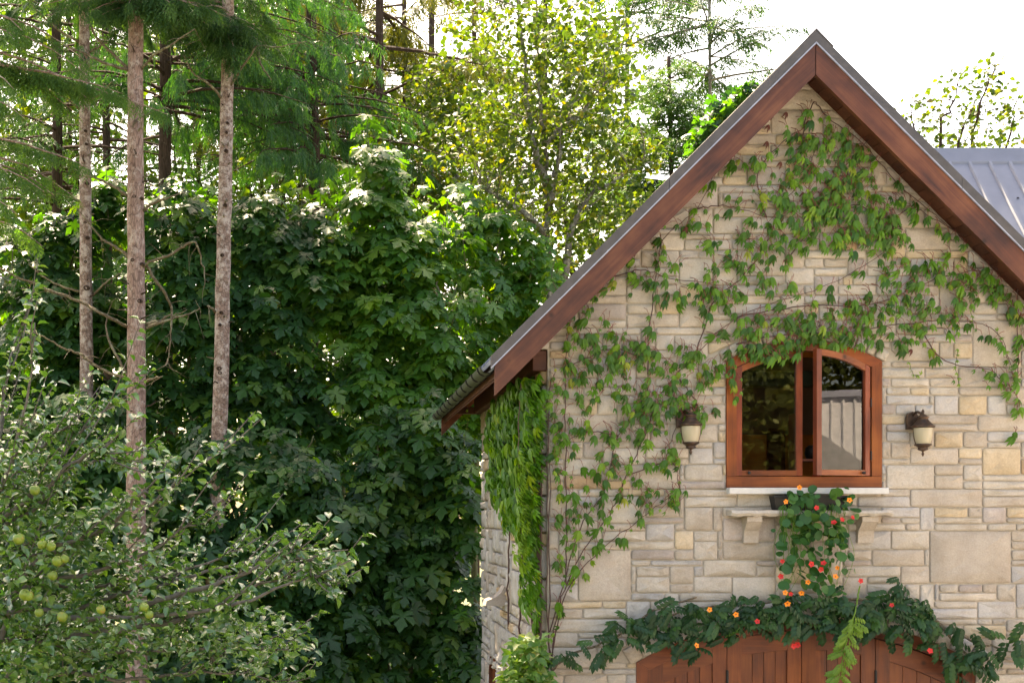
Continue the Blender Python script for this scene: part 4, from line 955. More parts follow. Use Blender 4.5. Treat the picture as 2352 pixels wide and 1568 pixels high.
conifer('fir_tree', 'distant fir leaning its boughs over the left roof slope', 1632, 24, 10, [(1628, -300), (1630, 100), (1634, 500)], ALDERB, [dict(v0=200, v1=-250, n=60, L0=3.0, L1=2.8, rise=.1, droop=.12, size=.66, dens=10, hang=.3)], FIRM, 'far firs against the sky', FAR_T)
conifer('fir_tree', 'distant fir trunk behind the alder crown', 1251, 26, 16, [(1250, -300), (1252, 200), (1253, 700)], BARKD, [dict(v0=520, v1=-250, n=46, L0=3.2, L1=3.0, rise=.05, droop=.2, size=.7, dens=6, hang=.4)], FIRM, 'far firs against the sky')
for (a, yy, v1_, lab) in ((160, 24, -100, 'hazy far fir between the two left bare trunks'), (690, 25, -100, 'hazy far fir just left of the broad cedar trunk'), (930, 24, -60, 'hazy far fir under the olive cedar boughs'), (55, 27, -100, 'hazy far fir at the far left between trunk gaps'), (330, 29, -100, 'hazy far fir right of the thickest trunk'), (455, 26, -100, 'hazy far fir left of the leaning trunk'), (600, 28, -60, 'hazy far fir right of the leaning trunk'), (800, 31, -60, 'hazy far fir behind the broad cedar'), (1090, 33, -60, 'hazy far fir between the alders')):
    conifer('fir_tree', lab, a, yy, 16, [(a-4, -300), (a, 200), (a+3, 900)], BARKD, [dict(v0=760, v1=v1_, n=70, L0=3.4, L1=3.0, rise=.05, droop=.25, size=.72, dens=7.5 if a > 500 else 5.5, hang=.6)], CEDARO if a > 700 else FIRB, 'far firs seen between the trunks', FAR_T)
conifer('young_fir', 'small dense bluish green fir tip above the left roof slope', 1545, 17, 12, [(1536, 130), (1540, 300), (1545, 700)], BARKD, [dict(v0=560, v1=135, n=120, L0=2.7, L1=.35, rise=.35, droop=.15, size=.5, dens=17, hang=.15)], YFIR, None, FAR_T)
conifer('fir_tree', 'shaded fir filling the gap just left of the small dense fir', 1000, 30, 20, [(990, -300), (992, 200), (994, 800)], BARKD, [dict(v0=700, v1=120, n=40, L0=4.0, L1=3.0, rise=.05, droop=.2, size=.75, dens=5, hang=.5)], CEDARO, 'far firs against the sky')

# ------------------------------------------------------------------ broadleaf trees
def broadleaf(name, label, base_uv, Y, blobs, nleaf, size, tmpl, mt, bark, stems, group=None, r0=.08, cat='tree', nobj=0, tierz=.0, yspread=1.0, twigs=0, up=.55):
    base = P(base_uv[0], base_uv[1], Y); base[2] = 0
    t = thing(name, label, cat, base, group)
    b = MB()
    for s in stems:
        p = np.array([P(a, c, Y+(rng.normal(0, .25) if i else 0)) for i, (a, c) in enumerate(s)])
        sp = smooth_path(p, 5, .02); ln = len(sp); b.tube(sp, [r0, r0*.55, r0*.16], 7)
        for k in range(twigs):
            i = rng.integers(ln//4, ln); d = rand_dir(1)[0]; d[2] = abs(d[2])*.6+.1; L = rng.uniform(.5, 1.6)*r0/.08
            q = sp[i]; b.tube([q, q+d*L*.5+rng.normal(0, .05, 3), q+d*L+rng.normal(0, .1, 3)], [r0*.2, .005], 4, False)
    b.build('trunk', bark, t, True)
    tot = sum(x[2]*x[3] for x in blobs); pos = []
    for (a, c, ru, rv) in [x[:4] for x in blobs]:
        k = int(nleaf*ru*rv/tot)+1; ce = P(a, c, Y); d = rand_dir(k)*(rng.random(k)**.38)[:, None]
        pos.append(ce+d*np.array((M(ru, Y), yspread*M((ru+rv)/2, Y), M(rv, Y))))
    pos = np.vstack(pos); n = len(pos); ok = inframe(pos, 150, 70); pos = pos[ok]; n = len(pos)
    td = rand_dir(n)*np.array((1, 1, .35))+np.array((0, 0, -.35)); nd = np.array((0, -.1, up))+rng.normal(0, .45, (n, 3))
    sc = size*rng.uniform(.6, 1.2, n)
    build_leaves(t, tmpl, pos, frames(td, nd), sc, mt, nobj)
    return t
broadleaf('alder_tree', 'tall yellow green alder with mottled trunk, centre behind the roof', (1262, 900), 12, [(1180, 60, 190, 110), (1340, 110, 150, 120), (1260, 230, 220, 110), (1130, 330, 160, 90), (1330, 340, 200, 80), (1440, 370, 90, 60), (1220, 450, 220, 90), (1390, 470, 130, 70), (1300, 560, 200, 80), (1490, 350, 60, 45)], 6500, .135, LAl, ALDER, ALDERB,
 [[(1262, 1200), (1262, 700), (1256, 500), (1252, 380), (1245, 250), (1238, 100), (1225, -60)], [(1258, 420), (1225, 330), (1212, 250), (1200, 100), (1190, -40)], [(1296, 690), (1310, 540), (1345, 460), (1420, 410), (1500, 370)], [(1257, 480), (1285, 350), (1290, 300)], [(1256, 540), (1180, 470), (1080, 420)], [(1250, 330), (1340, 250), (1400, 180)]], r0=.085, twigs=16, yspread=.8)
broadleaf('alder_tree', 'backlit yellow alder left of the mottled alder trunk', (1010, 900), 17, [(980, 330, 130, 120), (1070, 260, 120, 80), (930, 450, 110, 80), (1060, 480, 150, 90), (880, 300, 70, 60), (1000, 180, 80, 50)], 4200, .15, LAl, ALDER, ALDERB, [[(1010, 1100), (1005, 600), (990, 350), (980, 200)], [(1003, 520), (1060, 380), (1090, 280)], [(1004, 560), (940, 450), (900, 340)]], r0=.07, twigs=14)
broadleaf('maple_sapling', 'bright young maple sapling peeking over the left roof slope', (1690, 700), 11, [(1680, 260, 55, 50), (1640, 310, 60, 50), (1720, 215, 35, 30)], 330, .24, LM, MAPLE, ALDERB, [[(1690, 900), (1680, 400), (1690, 240)], [(1682, 400), (1640, 320), (1620, 290)]], r0=.03, twigs=6)
broadleaf('birch_tree', 'sparse yellow backlit birch rising behind the metal roof', (2190, 900), 13, [(2110, 270, 70, 70), (2190, 250, 70, 110), (2260, 230, 60, 110), (2330, 300, 60, 90), (2280, 170, 40, 60), (2130, 330, 80, 40), (2240, 330, 100, 40), (2330, 240, 30, 50)], 800, .13, LAl, ALDER, BARKD,
 [[(2190, 900), (2160, 340), (2185, 250), (2205, 180)], [(2192, 700), (2230, 340), (2255, 230), (2285, 150)], [(2192, 700), (2310, 340), (2330, 240)], [(2170, 500), (2110, 330), (2090, 240)], [(2200, 500), (2200, 330), (2230, 250)]], r0=.045, twigs=22, yspread=.6)
labs = ['far backlit tree at the left edge behind the firs', 'far backlit tree behind the slim left trunk', 'far backlit tree behind the dark cedar trunk', 'far backlit tree behind the broad cedar', 'far backlit tree left of the alders', 'far backlit tree behind the alders', 'far backlit tree just above the left eave']
for i, (a, c, s) in enumerate([(-20, 520, 1.0), (170, 470, .9), (400, 520, 1.1), (640, 480, 1.0), (860, 560, 1.0), (1120, 560, 1.1), (1360, 520, .9)]):
    broadleaf('background_tree', labs[i], (a, 900), 21+1.5*(i % 3), [(a-30, c-380, 130, 120), (a+70, c-270, 130, 110), (a, c-120*s, 110, 100*s), (a-60, c, 120, 130), (a+70, c+30, 120, 130), (a, c+180, 160, 150), (a+40, c+330, 150, 150), (a-20, c+480, 170, 130), (a+60, c+600, 180, 120)], 3000, .27, LAl, BGLEAF, BARKD, [[(a, 1000), (a+10, c), (a, c-200*s)], [(a, 900), (a-60, c), (a-80, c-100)]], 'far backlit trees behind the woods', r0=.12, twigs=4)

# ------------------------------------------------------------------ bigleaf maples
def maple(label, base_u, Y, blobs, ncl, size, stems, nobj, mt=MAPLE):
    base = P(base_u, 900, Y); base[2] = 0
    t = thing('bigleaf_maple', label, 'maple', base, 'maples growing between the trunks and the house')
    b = MB()
    for s in stems:
        p = np.array([np.array((base[0], Y, -.05)) if i == 0 else P(a, c, Y+rng.normal(0, .2)) for i, (a, c) in enumerate(s)]); b.tube(smooth_path(p, 6, .015), [.055, .04, .012], 7)
    cs = []
    tot = sum(x[2]*x[3] for x in blobs)
    for (a, c, ru, rv) in blobs:
        k = max(3, int((.62*ncl*ru*rv/tot))); ce = P(a, c, Y); d = rand_dir(k)*rng.uniform(.35, 1.3, k)[:, None]*np.array((1, 1.25, 1)); d[:, 1] = np.where(rng.random(k) < .9, -abs(d[:, 1]), d[:, 1])
        q = ce+d*np.array((M(ru, Y), M(min(ru, rv), Y)*.9, M(rv, Y))); cs += [(x, dd) for x, dd in zip(q, d)]
    pos, td, nd, lsz = [], [], [], []
    for x, dd in cs:
        if x[2] < .15: continue
        cl = rng.uniform(.62, 1.2); o = unit(np.array((dd[0], dd[1]-.45, 0))); m = rng.integers(4, 11); a0 = rng.random()*6.28
        tilt = o*.55+rng.normal(0, .12, 3); e = x-o*rng.uniform(.5, 1.0)-np.array((0, 0, rng.uniform(.2, .6)))
        if rng.random() < .3: b.tube([e, (e+x)/2+np.array((0, 0, .05)), x], [.012, .005], 4, False)
        for k in range(m):
            a = a0+k*2.4+rng.normal(0, .25); h = np.array((math.cos(a), math.sin(a), 0)); h = unit(h+o*.45)
            tv = h*rng.uniform(.55, .95)+np.array((0, 0, -rng.uniform(.25, .85))); pos.append(x+tv*size*cl*rng.uniform(.3, .8)+np.array((0, 0, -.12*k*size))); lsz.append(size*cl*rng.uniform(.75, 1.15)); td.append(tv); nd.append(np.array((0, 0, .85))+h*.45+tilt+rng.normal(0, .18, 3))
    b.build('trunk', STEM, t, True)
    pos, td, nd, lsz = map(np.array, (pos, td, nd, lsz)); ok = inframe(pos, 120, 150); pos, td, nd, lsz = pos[ok], td[ok], nd[ok], lsz[ok]
    if len(pos): 
        front_key = (pos[:, 1]+rng.normal(0, .2, len(pos)))
        q = proj(pos); on = (q[:, 0] > 0) & (q[:, 0] < 1300) & (q[:, 1] > 0) & (q[:, 1] < 1568)
        build_leaves(t, LM, pos, frames(td, nd), lsz, mt, nobj, order=np.where(on, front_key, 1e3))
    return t
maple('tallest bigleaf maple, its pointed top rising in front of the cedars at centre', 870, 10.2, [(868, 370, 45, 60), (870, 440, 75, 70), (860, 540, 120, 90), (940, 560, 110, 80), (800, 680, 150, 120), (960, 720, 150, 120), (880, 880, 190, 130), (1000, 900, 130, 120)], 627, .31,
 [[(860, 1300), (862, 1000), (868, 800), (870, 600), (845, 320)], [(860, 1300), (872, 900), (905, 700), (950, 560)], [(860, 1300), (862, 900), (830, 720), (790, 620)]], 260, MAPLE_SUN)
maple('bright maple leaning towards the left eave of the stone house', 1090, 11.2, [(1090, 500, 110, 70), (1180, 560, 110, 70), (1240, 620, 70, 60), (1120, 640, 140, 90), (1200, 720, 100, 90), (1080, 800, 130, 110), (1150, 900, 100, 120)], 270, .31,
 [[(1090, 1300), (1095, 1000), (1110, 800), (1150, 600), (1170, 480)], [(1090, 1300), (1080, 900), (1060, 700), (1040, 560)]], 220, MAPLE_SUN)
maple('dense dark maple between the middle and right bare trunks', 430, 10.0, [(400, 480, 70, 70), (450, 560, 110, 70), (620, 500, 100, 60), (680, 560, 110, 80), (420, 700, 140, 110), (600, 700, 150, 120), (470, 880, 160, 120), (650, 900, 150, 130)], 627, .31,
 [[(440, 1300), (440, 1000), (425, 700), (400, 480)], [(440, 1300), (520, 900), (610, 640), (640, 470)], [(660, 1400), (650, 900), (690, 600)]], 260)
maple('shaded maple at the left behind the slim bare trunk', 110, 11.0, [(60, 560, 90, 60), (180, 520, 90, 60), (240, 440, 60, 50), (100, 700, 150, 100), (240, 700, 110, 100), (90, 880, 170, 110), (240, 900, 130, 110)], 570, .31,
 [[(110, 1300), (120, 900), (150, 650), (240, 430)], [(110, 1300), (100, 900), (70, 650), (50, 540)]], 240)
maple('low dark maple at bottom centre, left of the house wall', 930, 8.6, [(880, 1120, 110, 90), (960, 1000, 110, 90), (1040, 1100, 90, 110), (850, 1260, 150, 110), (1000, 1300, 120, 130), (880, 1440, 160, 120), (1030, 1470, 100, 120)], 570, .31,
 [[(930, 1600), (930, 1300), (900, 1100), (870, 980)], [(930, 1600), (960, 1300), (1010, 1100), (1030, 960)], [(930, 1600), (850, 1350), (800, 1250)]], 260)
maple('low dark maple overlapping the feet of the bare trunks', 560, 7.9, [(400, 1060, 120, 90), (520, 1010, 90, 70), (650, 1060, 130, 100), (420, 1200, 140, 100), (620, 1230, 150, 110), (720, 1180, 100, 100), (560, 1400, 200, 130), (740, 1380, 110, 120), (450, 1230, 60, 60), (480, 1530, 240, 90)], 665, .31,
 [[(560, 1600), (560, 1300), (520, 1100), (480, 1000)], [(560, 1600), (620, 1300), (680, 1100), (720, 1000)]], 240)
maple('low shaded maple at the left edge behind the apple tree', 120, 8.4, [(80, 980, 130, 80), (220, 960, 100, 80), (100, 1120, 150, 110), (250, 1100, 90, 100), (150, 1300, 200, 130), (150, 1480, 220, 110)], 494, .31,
 [[(120, 1600), (130, 1200), (150, 950)], [(120, 1600), (90, 1200), (60, 980)]], 160)
# upright shoots with paired leaves break the crowns' outline
MAP = {o['label'].split()[0]: o for o in bpy.data.objects if o.name.startswith('bigleaf_maple')}
def shoots(t, lst):
    sp_, st_, sn_, sb_ = [], [], [], MB()
    for (a, vt, vb) in lst:
        yy = 10.4+rng.uniform(-.5, .9); q = smooth_path([P(a+rng.normal(0, 10), vb, yy), P(a+rng.normal(0, 6), (vt+vb)/2, yy), P(a, vt, yy)], 6); sb_.tube(q, [.016, .005], 5, False)
        L = np.linalg.norm(q[-1]-q[0]); m = int(L/.19); a0 = rng.random()*3.1
        for k in range(m):
            t_ = .15+.85*(k+.5)/m; o = np.array([np.interp(t_, np.linspace(0, 1, len(q)), q[:, c]) for c in range(3)])
            for s in (0, math.pi):
                az = a0+k*1.57+s+rng.normal(0, .2); h = np.array((math.cos(az), math.sin(az), 0)); sc0 = .14+.10*(1-t_)
                sp_.append(o+h*sc0*rng.uniform(.6, 1.0)); st_.append(h*.8+np.array((0, 0, -rng.uniform(.2, .8)))); sn_.append(np.array((0, 0, .9))+h*.4+rng.normal(0, .2, 3))
    sb_.build('shoot_stems', STEM, t)['kind'] = 'stuff'; sp_, st_, sn_ = map(np.array, (sp_, st_, sn_))
    build_leaves(t, LM, sp_, frames(st_, sn_), rng.uniform(.2, .33, len(sp_)), MAPLE_SUN, 45, rest='shoot_leaves')
shoots(MAP['tallest'], ((846, 255, 440), (905, 350, 500), (800, 370, 520), (880, 300, 460), (940, 450, 560), (970, 400, 540)))
shoots(MAP['bright'], ((1030, 440, 560), (1095, 420, 560), (1150, 470, 600), (1215, 540, 660), (1275, 590, 690), (1060, 500, 620)))
shoots(MAP['dense'], ((745, 400, 540), (690, 400, 540), (635, 390, 520), (575, 425, 560), (480, 420, 540), (410, 385, 520), (370, 420, 540), (660, 450, 560)))
shoots(MAP['shaded'], ((245, 375, 500), (190, 440, 560), (110, 480, 600), (30, 510, 620), (300, 450, 560)))
# a few understorey crowns further back close the gaps
maple('maple far back in the shade at centre, seen through gaps', 780, 15.5, [(760, 760, 200, 160), (960, 780, 200, 160), (780, 1050, 220, 180), (1000, 1080, 200, 180), (820, 1330, 260, 180)], 209, .31,
 [[(780, 1400), (790, 900), (760, 650)], [(780, 1400), (900, 1000), (960, 700)]], 0, MAPLE_SUN)
maple('maple far back in the shade at left, seen through gaps', 300, 16.0, [(100, 720, 220, 160), (350, 700, 220, 160), (560, 760, 200, 160), (150, 1000, 220, 180), (450, 1020, 260, 180), (300, 1300, 300, 180)], 228, .31,
 [[(300, 1400), (290, 900), (320, 650)], [(300, 1400), (400, 1000), (480, 700)]], 0, MAPLE_SUN)

# ------------------------------------------------------------------ apple tree in the foreground
YA = -4.4
ap = thing('apple_tree', 'apple tree with grey green glossy leaves and green apples, lower left foreground', 'apple tree', (-3.1, YA, 0))
def PA(u, v, dy=0): return P(u, v, YA+dy)
shoots = []
main = [((-40, 1330), (150, 1260), (330, 1170), (470, 1060)), ((-60, 1300), (90, 1150), (170, 1010), (250, 930)), ((-60, 1350), (200, 1350), (450, 1300), (600, 1230)), ((-40, 1420), (250, 1420), (520, 1390), (700, 1330), (790, 1360)), ((-40, 1480), (250, 1500), (500, 1490), (720, 1490)), ((-60, 1250), (20, 1080), (60, 920), (80, 740)), ((-50, 1280), (100, 1120), (210, 1040), (290, 1075)), ((0, 1400), (260, 1300), (430, 1210), (500, 1195)), ((100, 1440), (380, 1340), (560, 1290), (640, 1290)), ((150, 1460), (420, 1420), (600, 1340), (690, 1325)), ((-40, 1300), (40, 1100), (120, 1000), (170, 975)), ((-40, 1200), (0, 1000), (20, 850), (40, 770)), ((100, 1560), (300, 1560), (480, 1540), (660, 1560)), ((50, 1330), (230, 1220), (330, 1130), (380, 1120)), ((-20, 1240), (130, 1090), (230, 1060), (285, 1080)), ((300, 1400), (520, 1330), (680, 1270), (720, 1330))]
b = MB(); AP, AT = [], []
trunk = smooth_path([(-3.15, YA, -.05), (-3.05, YA, .8), (-2.85, YA+.1, 1.5), (-2.6, YA, 2.0)], 5, .015); MB().tube(trunk, [.13, .10, .09], 10).build('trunk', BARKD, ap, True)
for ln in main:
    dy = rng.uniform(-.8, .8); p = np.array([PA(a, c, dy*(.3+.7*i/3)) for i, (a, c) in enumerate(ln)]); p = np.vstack((trunk[-1]+rng.normal(0, .06, 3), p)) if p[0][0] < -2.0 else p
    sp = smooth_path(p, 7, .008); b.tube(sp, [.022, .014, .004], 6)
    d = unit(np.gradient(sp, axis=0))
    for i in range(6, len(sp)):
        for _ in range(2): AP.append(sp[i]+rng.normal(0, .01, 3)); AT.append(d[i])
    n2 = rng.integers(9, 14)
    for k in range(n2):
        i = rng.integers(5, len(sp)); dd = d[i]*.6+np.array((.25, rng.normal(0, .5), rng.uniform(.05, .7))); L = rng.uniform(.18, .55)
        q = np.array([sp[i], sp[i]+dd*L*.5+rng.normal(0, .015, 3), sp[i]+dd*L+np.array((0, 0, .04))]); s2 = smooth_path(q, 4); b.tube(s2, [.007, .003], 4, False)
        m = int(L/.030); dv = unit(dd)
        for j in range(m):
            t_ = (j+.5)/m; AP.append(np.array([np.interp(t_, np.linspace(0, 1, len(s2)), s2[:, c]) for c in range(3)])); AT.append(dv)
        for j in range(2): AP.append(s2[-1]); AT.append(dv)
b.build('branches', noisy('apple_bark', [(.3, (.07, .06, .05)), (.7, (.16, .14, .12))], 30, .9), ap, True)['kind'] = 'stuff'
# inner leaves fill the crown
for (a, c, ru, rv, n) in [(100, 1300, 200, 150, 900), (200, 1460, 250, 100, 850), (420, 1400, 190, 100, 480), (560, 1460, 160, 80, 340), (60, 1120, 110, 110, 380), (230, 1180, 110, 80, 170), (330, 1270, 120, 70, 150), (60, 1500, 160, 90, 500)]:
    d = rand_dir(n)*(rng.random(n)**.4)[:, None]; q = PA(a, c)+d*np.array((M(ru, YA), .9, M(rv, YA))); AP += list(q); AT += list(rand_dir(n)*.5+np.array((.3, -.2, .2)))
AP, AT = np.array(AP), np.array(AT); n = len(AP)
az = rng.random(n)*6.28; td = unit(AT)*.35+np.stack((np.cos(az), np.sin(az), rng.normal(-.15, .45, n)), -1)*.9; nd = np.array((0, -.15, .9))+rng.normal(0, .5, (n, 3))
ok = inframe(AP, 80, 80); AP, td, nd = AP[ok], td[ok], nd[ok]; n = len(AP)
build_leaves(ap, LAp, AP+unit(td)*.012, frames(td, nd), rng.uniform(.048, .088, n), APPLEM, 300, order=np.where((proj(AP)[:, 0] > 0) & (proj(AP)[:, 1] < 1560), AP[:, 1], 99))
apm = noisy('apple_skin', [(.32, (.10, .17, .016)), (.56, (.17, .23, .025)), (.76, (.34, .17, .05))], 16, .35, 0, perobj=.15, spec=.5)
def apple_mesh():
    b = MB(); prof = [(.001, .022), (.010, .027), (.020, .032), (.030, .030), (.038, .018), (.041, .002), (.037, -.018), (.027, -.032), (.015, -.038), (.006, -.035), (.001, -.033)]
    b.lathe((0, 0, 0), prof, 16, 1.0, .97); b.tube([(0, 0, .022), (.004, 0, .05)], .002, 5); return b.mesh('apple', apm, True)
am = apple_mesh()
for (a, c) in [(43, 1236), (97, 1249), (117, 1253), (132, 1287), (149, 1282), (121, 1320), (57, 1364), (66, 1367), (331, 1393), (343, 1410), (143, 1415), (80, 1124), (90, 1405), (232, 1398)]:
    link('apple', am, ap, P(a, c, YA-.70), np.array(Matrix.Rotation(random.uniform(-.5, .5), 3, 'X') @ Matrix.Rotation(random.uniform(-.5, .5), 3, 'Y'))*random.uniform(.66, .95))
# ------------------------------------------------------------------ creeper on the front wall
def ell(lst, Yf):
    out = []
    for (a, c, ru, rv, n) in lst:
        n = int(n*Yf)
        d = rng.normal(size=(n, 2)); d = d/np.linalg.norm(d, axis=1, keepdims=True)*np.sqrt(rng.random(n))[:, None]
        out += [(a+ru*q[0], c+rv*q[1]) for q in d]
    return np.array(out)
cre = thing('creeper_vine', 'green creeper with drooping five-part leaves spread over the gable wall', 'vine', (XL+.05, -.08, 0))
vines = [[(1265, 1568), (1270, 1480), (1290, 1370), (1340, 1260), (1400, 1180), (1440, 1090), (1480, 1000), (1520, 900), (1600, 810), (1690, 730), (1800, 690), (1930, 640), (2000, 600), (2050, 560)], [(1268, 1500), (1300, 1360), (1380, 1260), (1470, 1190), (1540, 1140)],
 [(1262, 1450), (1330, 1220), (1390, 1120), (1420, 1000), (1500, 930), (1580, 910)], [(1300, 1340), (1300, 1180), (1298, 1000), (1300, 880), (1302, 780), (1330, 700), (1400, 640)], [(1480, 1000), (1490, 780), (1500, 680), (1510, 600), (1530, 540), (1600, 480), (1640, 400)],
 [(1600, 810), (1640, 690), (1700, 640), (1760, 560), (1790, 480), (1850, 400), (1880, 320)], [(1690, 730), (1850, 700), (2000, 700), (2150, 640), (2300, 620), (2350, 660)], [(1690, 790), (1780, 770), (1950, 760), (2100, 740), (2240, 740), (2300, 780), (2330, 880)], [(2335, 560), (2334, 700), (2338, 800), (2334, 960)],
 [(1800, 600), (1870, 520), (1960, 470), (2030, 500), (2100, 480), (2170, 520), (2260, 570)], [(1850, 400), (1845, 300), (1870, 235), (1900, 270), (1980, 330), (2080, 440), (2180, 520), (2260, 600), (2330, 640)], [(1600, 480), (1650, 470), (1700, 480), (1760, 500)], [(1400, 640), (1470, 620), (1540, 640), (1640, 650)], [(1480, 820), (1400, 800), (1330, 830), (1270, 840)], [(1420, 1000), (1350, 990), (1290, 1020)], [(1560, 870), (1600, 930), (1560, 970), (1520, 1060)], [(1760, 500), (1740, 400), (1790, 330), (1850, 290)], [(2100, 740), (2170, 830), (2270, 850), (2330, 900)], [(1440, 1090), (1540, 1060), (1560, 1120)], [(1870, 520), (1900, 430), (1960, 360), (2000, 310)], [(1258, 1540), (1262, 1300), (1256, 1100), (1262, 900), (1275, 850)], [(1266, 1540), (1254, 1350), (1264, 1150), (1258, 980)]]
for s in vines:
    p = np.array([P(a, c, -.062) for a, c in s]); sp = smooth_path(p, 6, .007); sp[:, 1] = -.062-.02*rng.random(len(sp))
    MB().tube(sp, [.007, .005, .003], 5).build('stem', VINE, cre, True)
E = [(1905, 400, 100, 100, 105), (1960, 480, 110, 75, 90), (1850, 500, 90, 70, 50), (1840, 300, 50, 45, 12), (1930, 310, 55, 25, 12), (2060, 500, 50, 50, 22), (1980, 550, 120, 28, 36), (1705, 370, 45, 25, 11), (1690, 460, 25, 20, 4), (1780, 430, 35, 45, 14),
 (1720, 560, 80, 50, 34), (1680, 640, 80, 45, 36), (1780, 640, 40, 35, 12), (1620, 540, 25, 35, 7), (1572, 520, 8, 15, 2), (1640, 690, 55, 25, 16), (1500, 610, 80, 25, 11), (1550, 690, 40, 25, 6), (1470, 660, 25, 35, 5),
 (2100, 620, 85, 32, 30), (2170, 600, 50, 25, 12), (2245, 660, 65, 50, 32), (2305, 640, 35, 40, 22), (2332, 720, 18, 35, 10), (2050, 695, 115, 32, 38), (2150, 735, 85, 28, 24), (1900, 740, 150, 25, 46), (1800, 760, 105, 35, 46), (1770, 800, 80, 28, 32), (1960, 780, 70, 20, 20), (2085, 785, 40, 18, 8), (1990, 720, 90, 20, 12),
 (1350, 735, 50, 40, 16), (1400, 800, 85, 45, 36), (1500, 820, 105, 40, 38), (1600, 850, 75, 42, 32), (1690, 870, 18, 60, 9), (1380, 880, 80, 45, 30), (1480, 910, 95, 40, 32), (1580, 930, 60, 35, 18), (1340, 960, 45, 35, 11), (1440, 990, 75, 35, 15), (1540, 1030, 40, 45, 7), (1490, 1060, 50, 35, 6), (1390, 1060, 55, 40, 10), (1500, 1150, 60, 32, 18), (1420, 1120, 65, 40, 11), (1340, 1130, 45, 55, 10), (1310, 1200, 38, 50, 11), (1400, 1240, 45, 25, 6), (1300, 1290, 22, 40, 6), (1545, 1140, 22, 28, 8), (1595, 960, 45, 20, 7), (1275, 920, 14, 90, 16), (1280, 1080, 14, 90, 14),
 (2275, 860, 28, 8, 5), (2335, 850, 6, 80, 9), (2332, 960, 5, 60, 4)]
uv = list(ell(E, 1.15))
for s in vines[:-2]:
    sp = smooth_path(np.array(s, float), 8); d_ = np.r_[0, np.cumsum(np.linalg.norm(np.diff(sp, axis=0), axis=1))]
    for q in np.arange(0, d_[-1], 15.0):
        a, c = np.interp(q, d_, sp[:, 0]), np.interp(q, d_, sp[:, 1])
        if rng.random() < (.25 if c > 1230 or 1000 < c < 1230 and a < 1300 else .8): uv.append((a+rng.normal(0, 9), c+rng.normal(8, 10)))
uv = np.array(uv); n = len(uv)
off = .075+.09*rng.random(n)*(rng.random(n) < .75)
pos = np.array([P(a, c, -o) for (a, c), o in zip(uv, off)])
clear = pos[:, 2] < np.array([ztop(x) for x in pos[:, 0]])-.36
pos = pos[clear]; n = len(pos)
lat = rng.normal(0, .45, n); td = np.stack((lat, -rng.uniform(.1, .6, n), -rng.uniform(.6, 1.0, n)), -1); nd = np.stack((rng.normal(0, .4, n), -np.ones(n), .35+rng.normal(0, .3, n)), -1)
sc = rng.uniform(.044, .104, n); k3 = rng.random(n) < .25
stub = MB()
for p, t_ in zip(pos, unit(td)):
    e = p-t_*.02+np.array((rng.normal(0, .05), .02, rng.uniform(.03, .10))); e[1] = -.06; stub.tube([e, (e+p)/2+np.array((0, -.02, .015)), p], [.0035, .0025], 3, False)
stub.build('petioles', VINER, cre)['kind'] = 'stuff'
Rt = frames(td, nd)
build_leaves(cre, CR5, pos[~k3], Rt[~k3], sc[~k3], CREEP, 230)
build_leaves(cre, CR3, pos[k3], Rt[k3], sc[k3]*.8, CREEP, 60)
# withered brown leaves
wm = mesh_np('withered_leaf', *CR3, CREEPD)
for (a, c) in [(1773, 258), (1806, 256), (1765, 285), (1762, 323), (1793, 370), (2093, 800), (2079, 803), (1577, 520), (1858, 275), (1845, 440)]:
    link('withered_leaf', wm, cre, P(a, c, -.09), frames(np.array([[.1, -.1, -1.]]), np.array([[.3, -1., 0]]))[0]*.085)
# lime tendrils hanging at the right and under the eave
tb = MB(); tp = []
for ln in ([(2230, 640), (2232, 660), (2228, 700), (2234, 735)], [(2086, 830), (2100, 860), (2115, 860)], [(2200, 800), (2196, 840), (2202, 880)], [(2290, 760), (2310, 810), (2325, 860)], [(1070, 905), (1075, 960), (1066, 1020)]):
    Yc = -.09 if ln[0][0] > 1100 else 5.2
    sp = smooth_path([P(a, c, Yc) for a, c in ln], 6, .004); tb.tube(sp, .003, 4, False); tp += list(sp[::2])
tb.build('tendril', STEM, cre); tp = np.array(tp); m = len(tp)
build_leaves(cre, CR3, tp, frames(rng.normal(0, .6, (m, 3))+np.array((0, -.3, -.5)), rng.normal(0, .3, (m, 3))+np.array((0, -1, .3))), np.full(m, .05), WISTL, 0, rest='tendril_leaves')

# ------------------------------------------------------------------ creeper hanging on the side wall
cs = thing('creeper_vine', 'thick curtain of hanging creeper on the shaded left side wall under the eave', 'vine', (XL-.1, 1, 0), None)
uv = ell([(1200, 950, 60, 85, 250), (1150, 985, 38, 85, 150), (1180, 1080, 60, 75, 230), (1230, 1050, 28, 130, 190), (1142, 1085, 24, 65, 70), (1200, 1170, 36, 55, 100), (1230, 1230, 24, 90, 100), (1213, 1330, 22, 70, 56), (1238, 1400, 14, 50, 36), (1190, 880, 45, 40, 50), (1235, 900, 25, 60, 70), (1160, 1180, 12, 40, 16)], 1.3)
d = .09+.22*rng.random(len(uv)); X = XL-d; dep = X*F/(uv[:, 0]/K-PX); pos = np.stack((X, dep+CAMY, CAMZ+(PY-uv[:, 1]/K)*dep/F), -1)
pos = pos[(pos[:, 1] > -.25) & (pos[:, 1] < 5.6) & (pos[:, 2] < 5.30)]; n = len(pos)
td = np.stack((-rng.uniform(.05, .5, n), rng.normal(0, .4, n)-.15, -rng.uniform(.7, 1, n)), -1); nd = np.stack((-np.ones(n), rng.normal(-.5, .5, n), .35+rng.normal(0, .3, n)), -1)
build_leaves(cs, CR5, pos, frames(td, nd), rng.uniform(.08, .14, n)*(1+.02*pos[:, 1]), CREEP, 120)
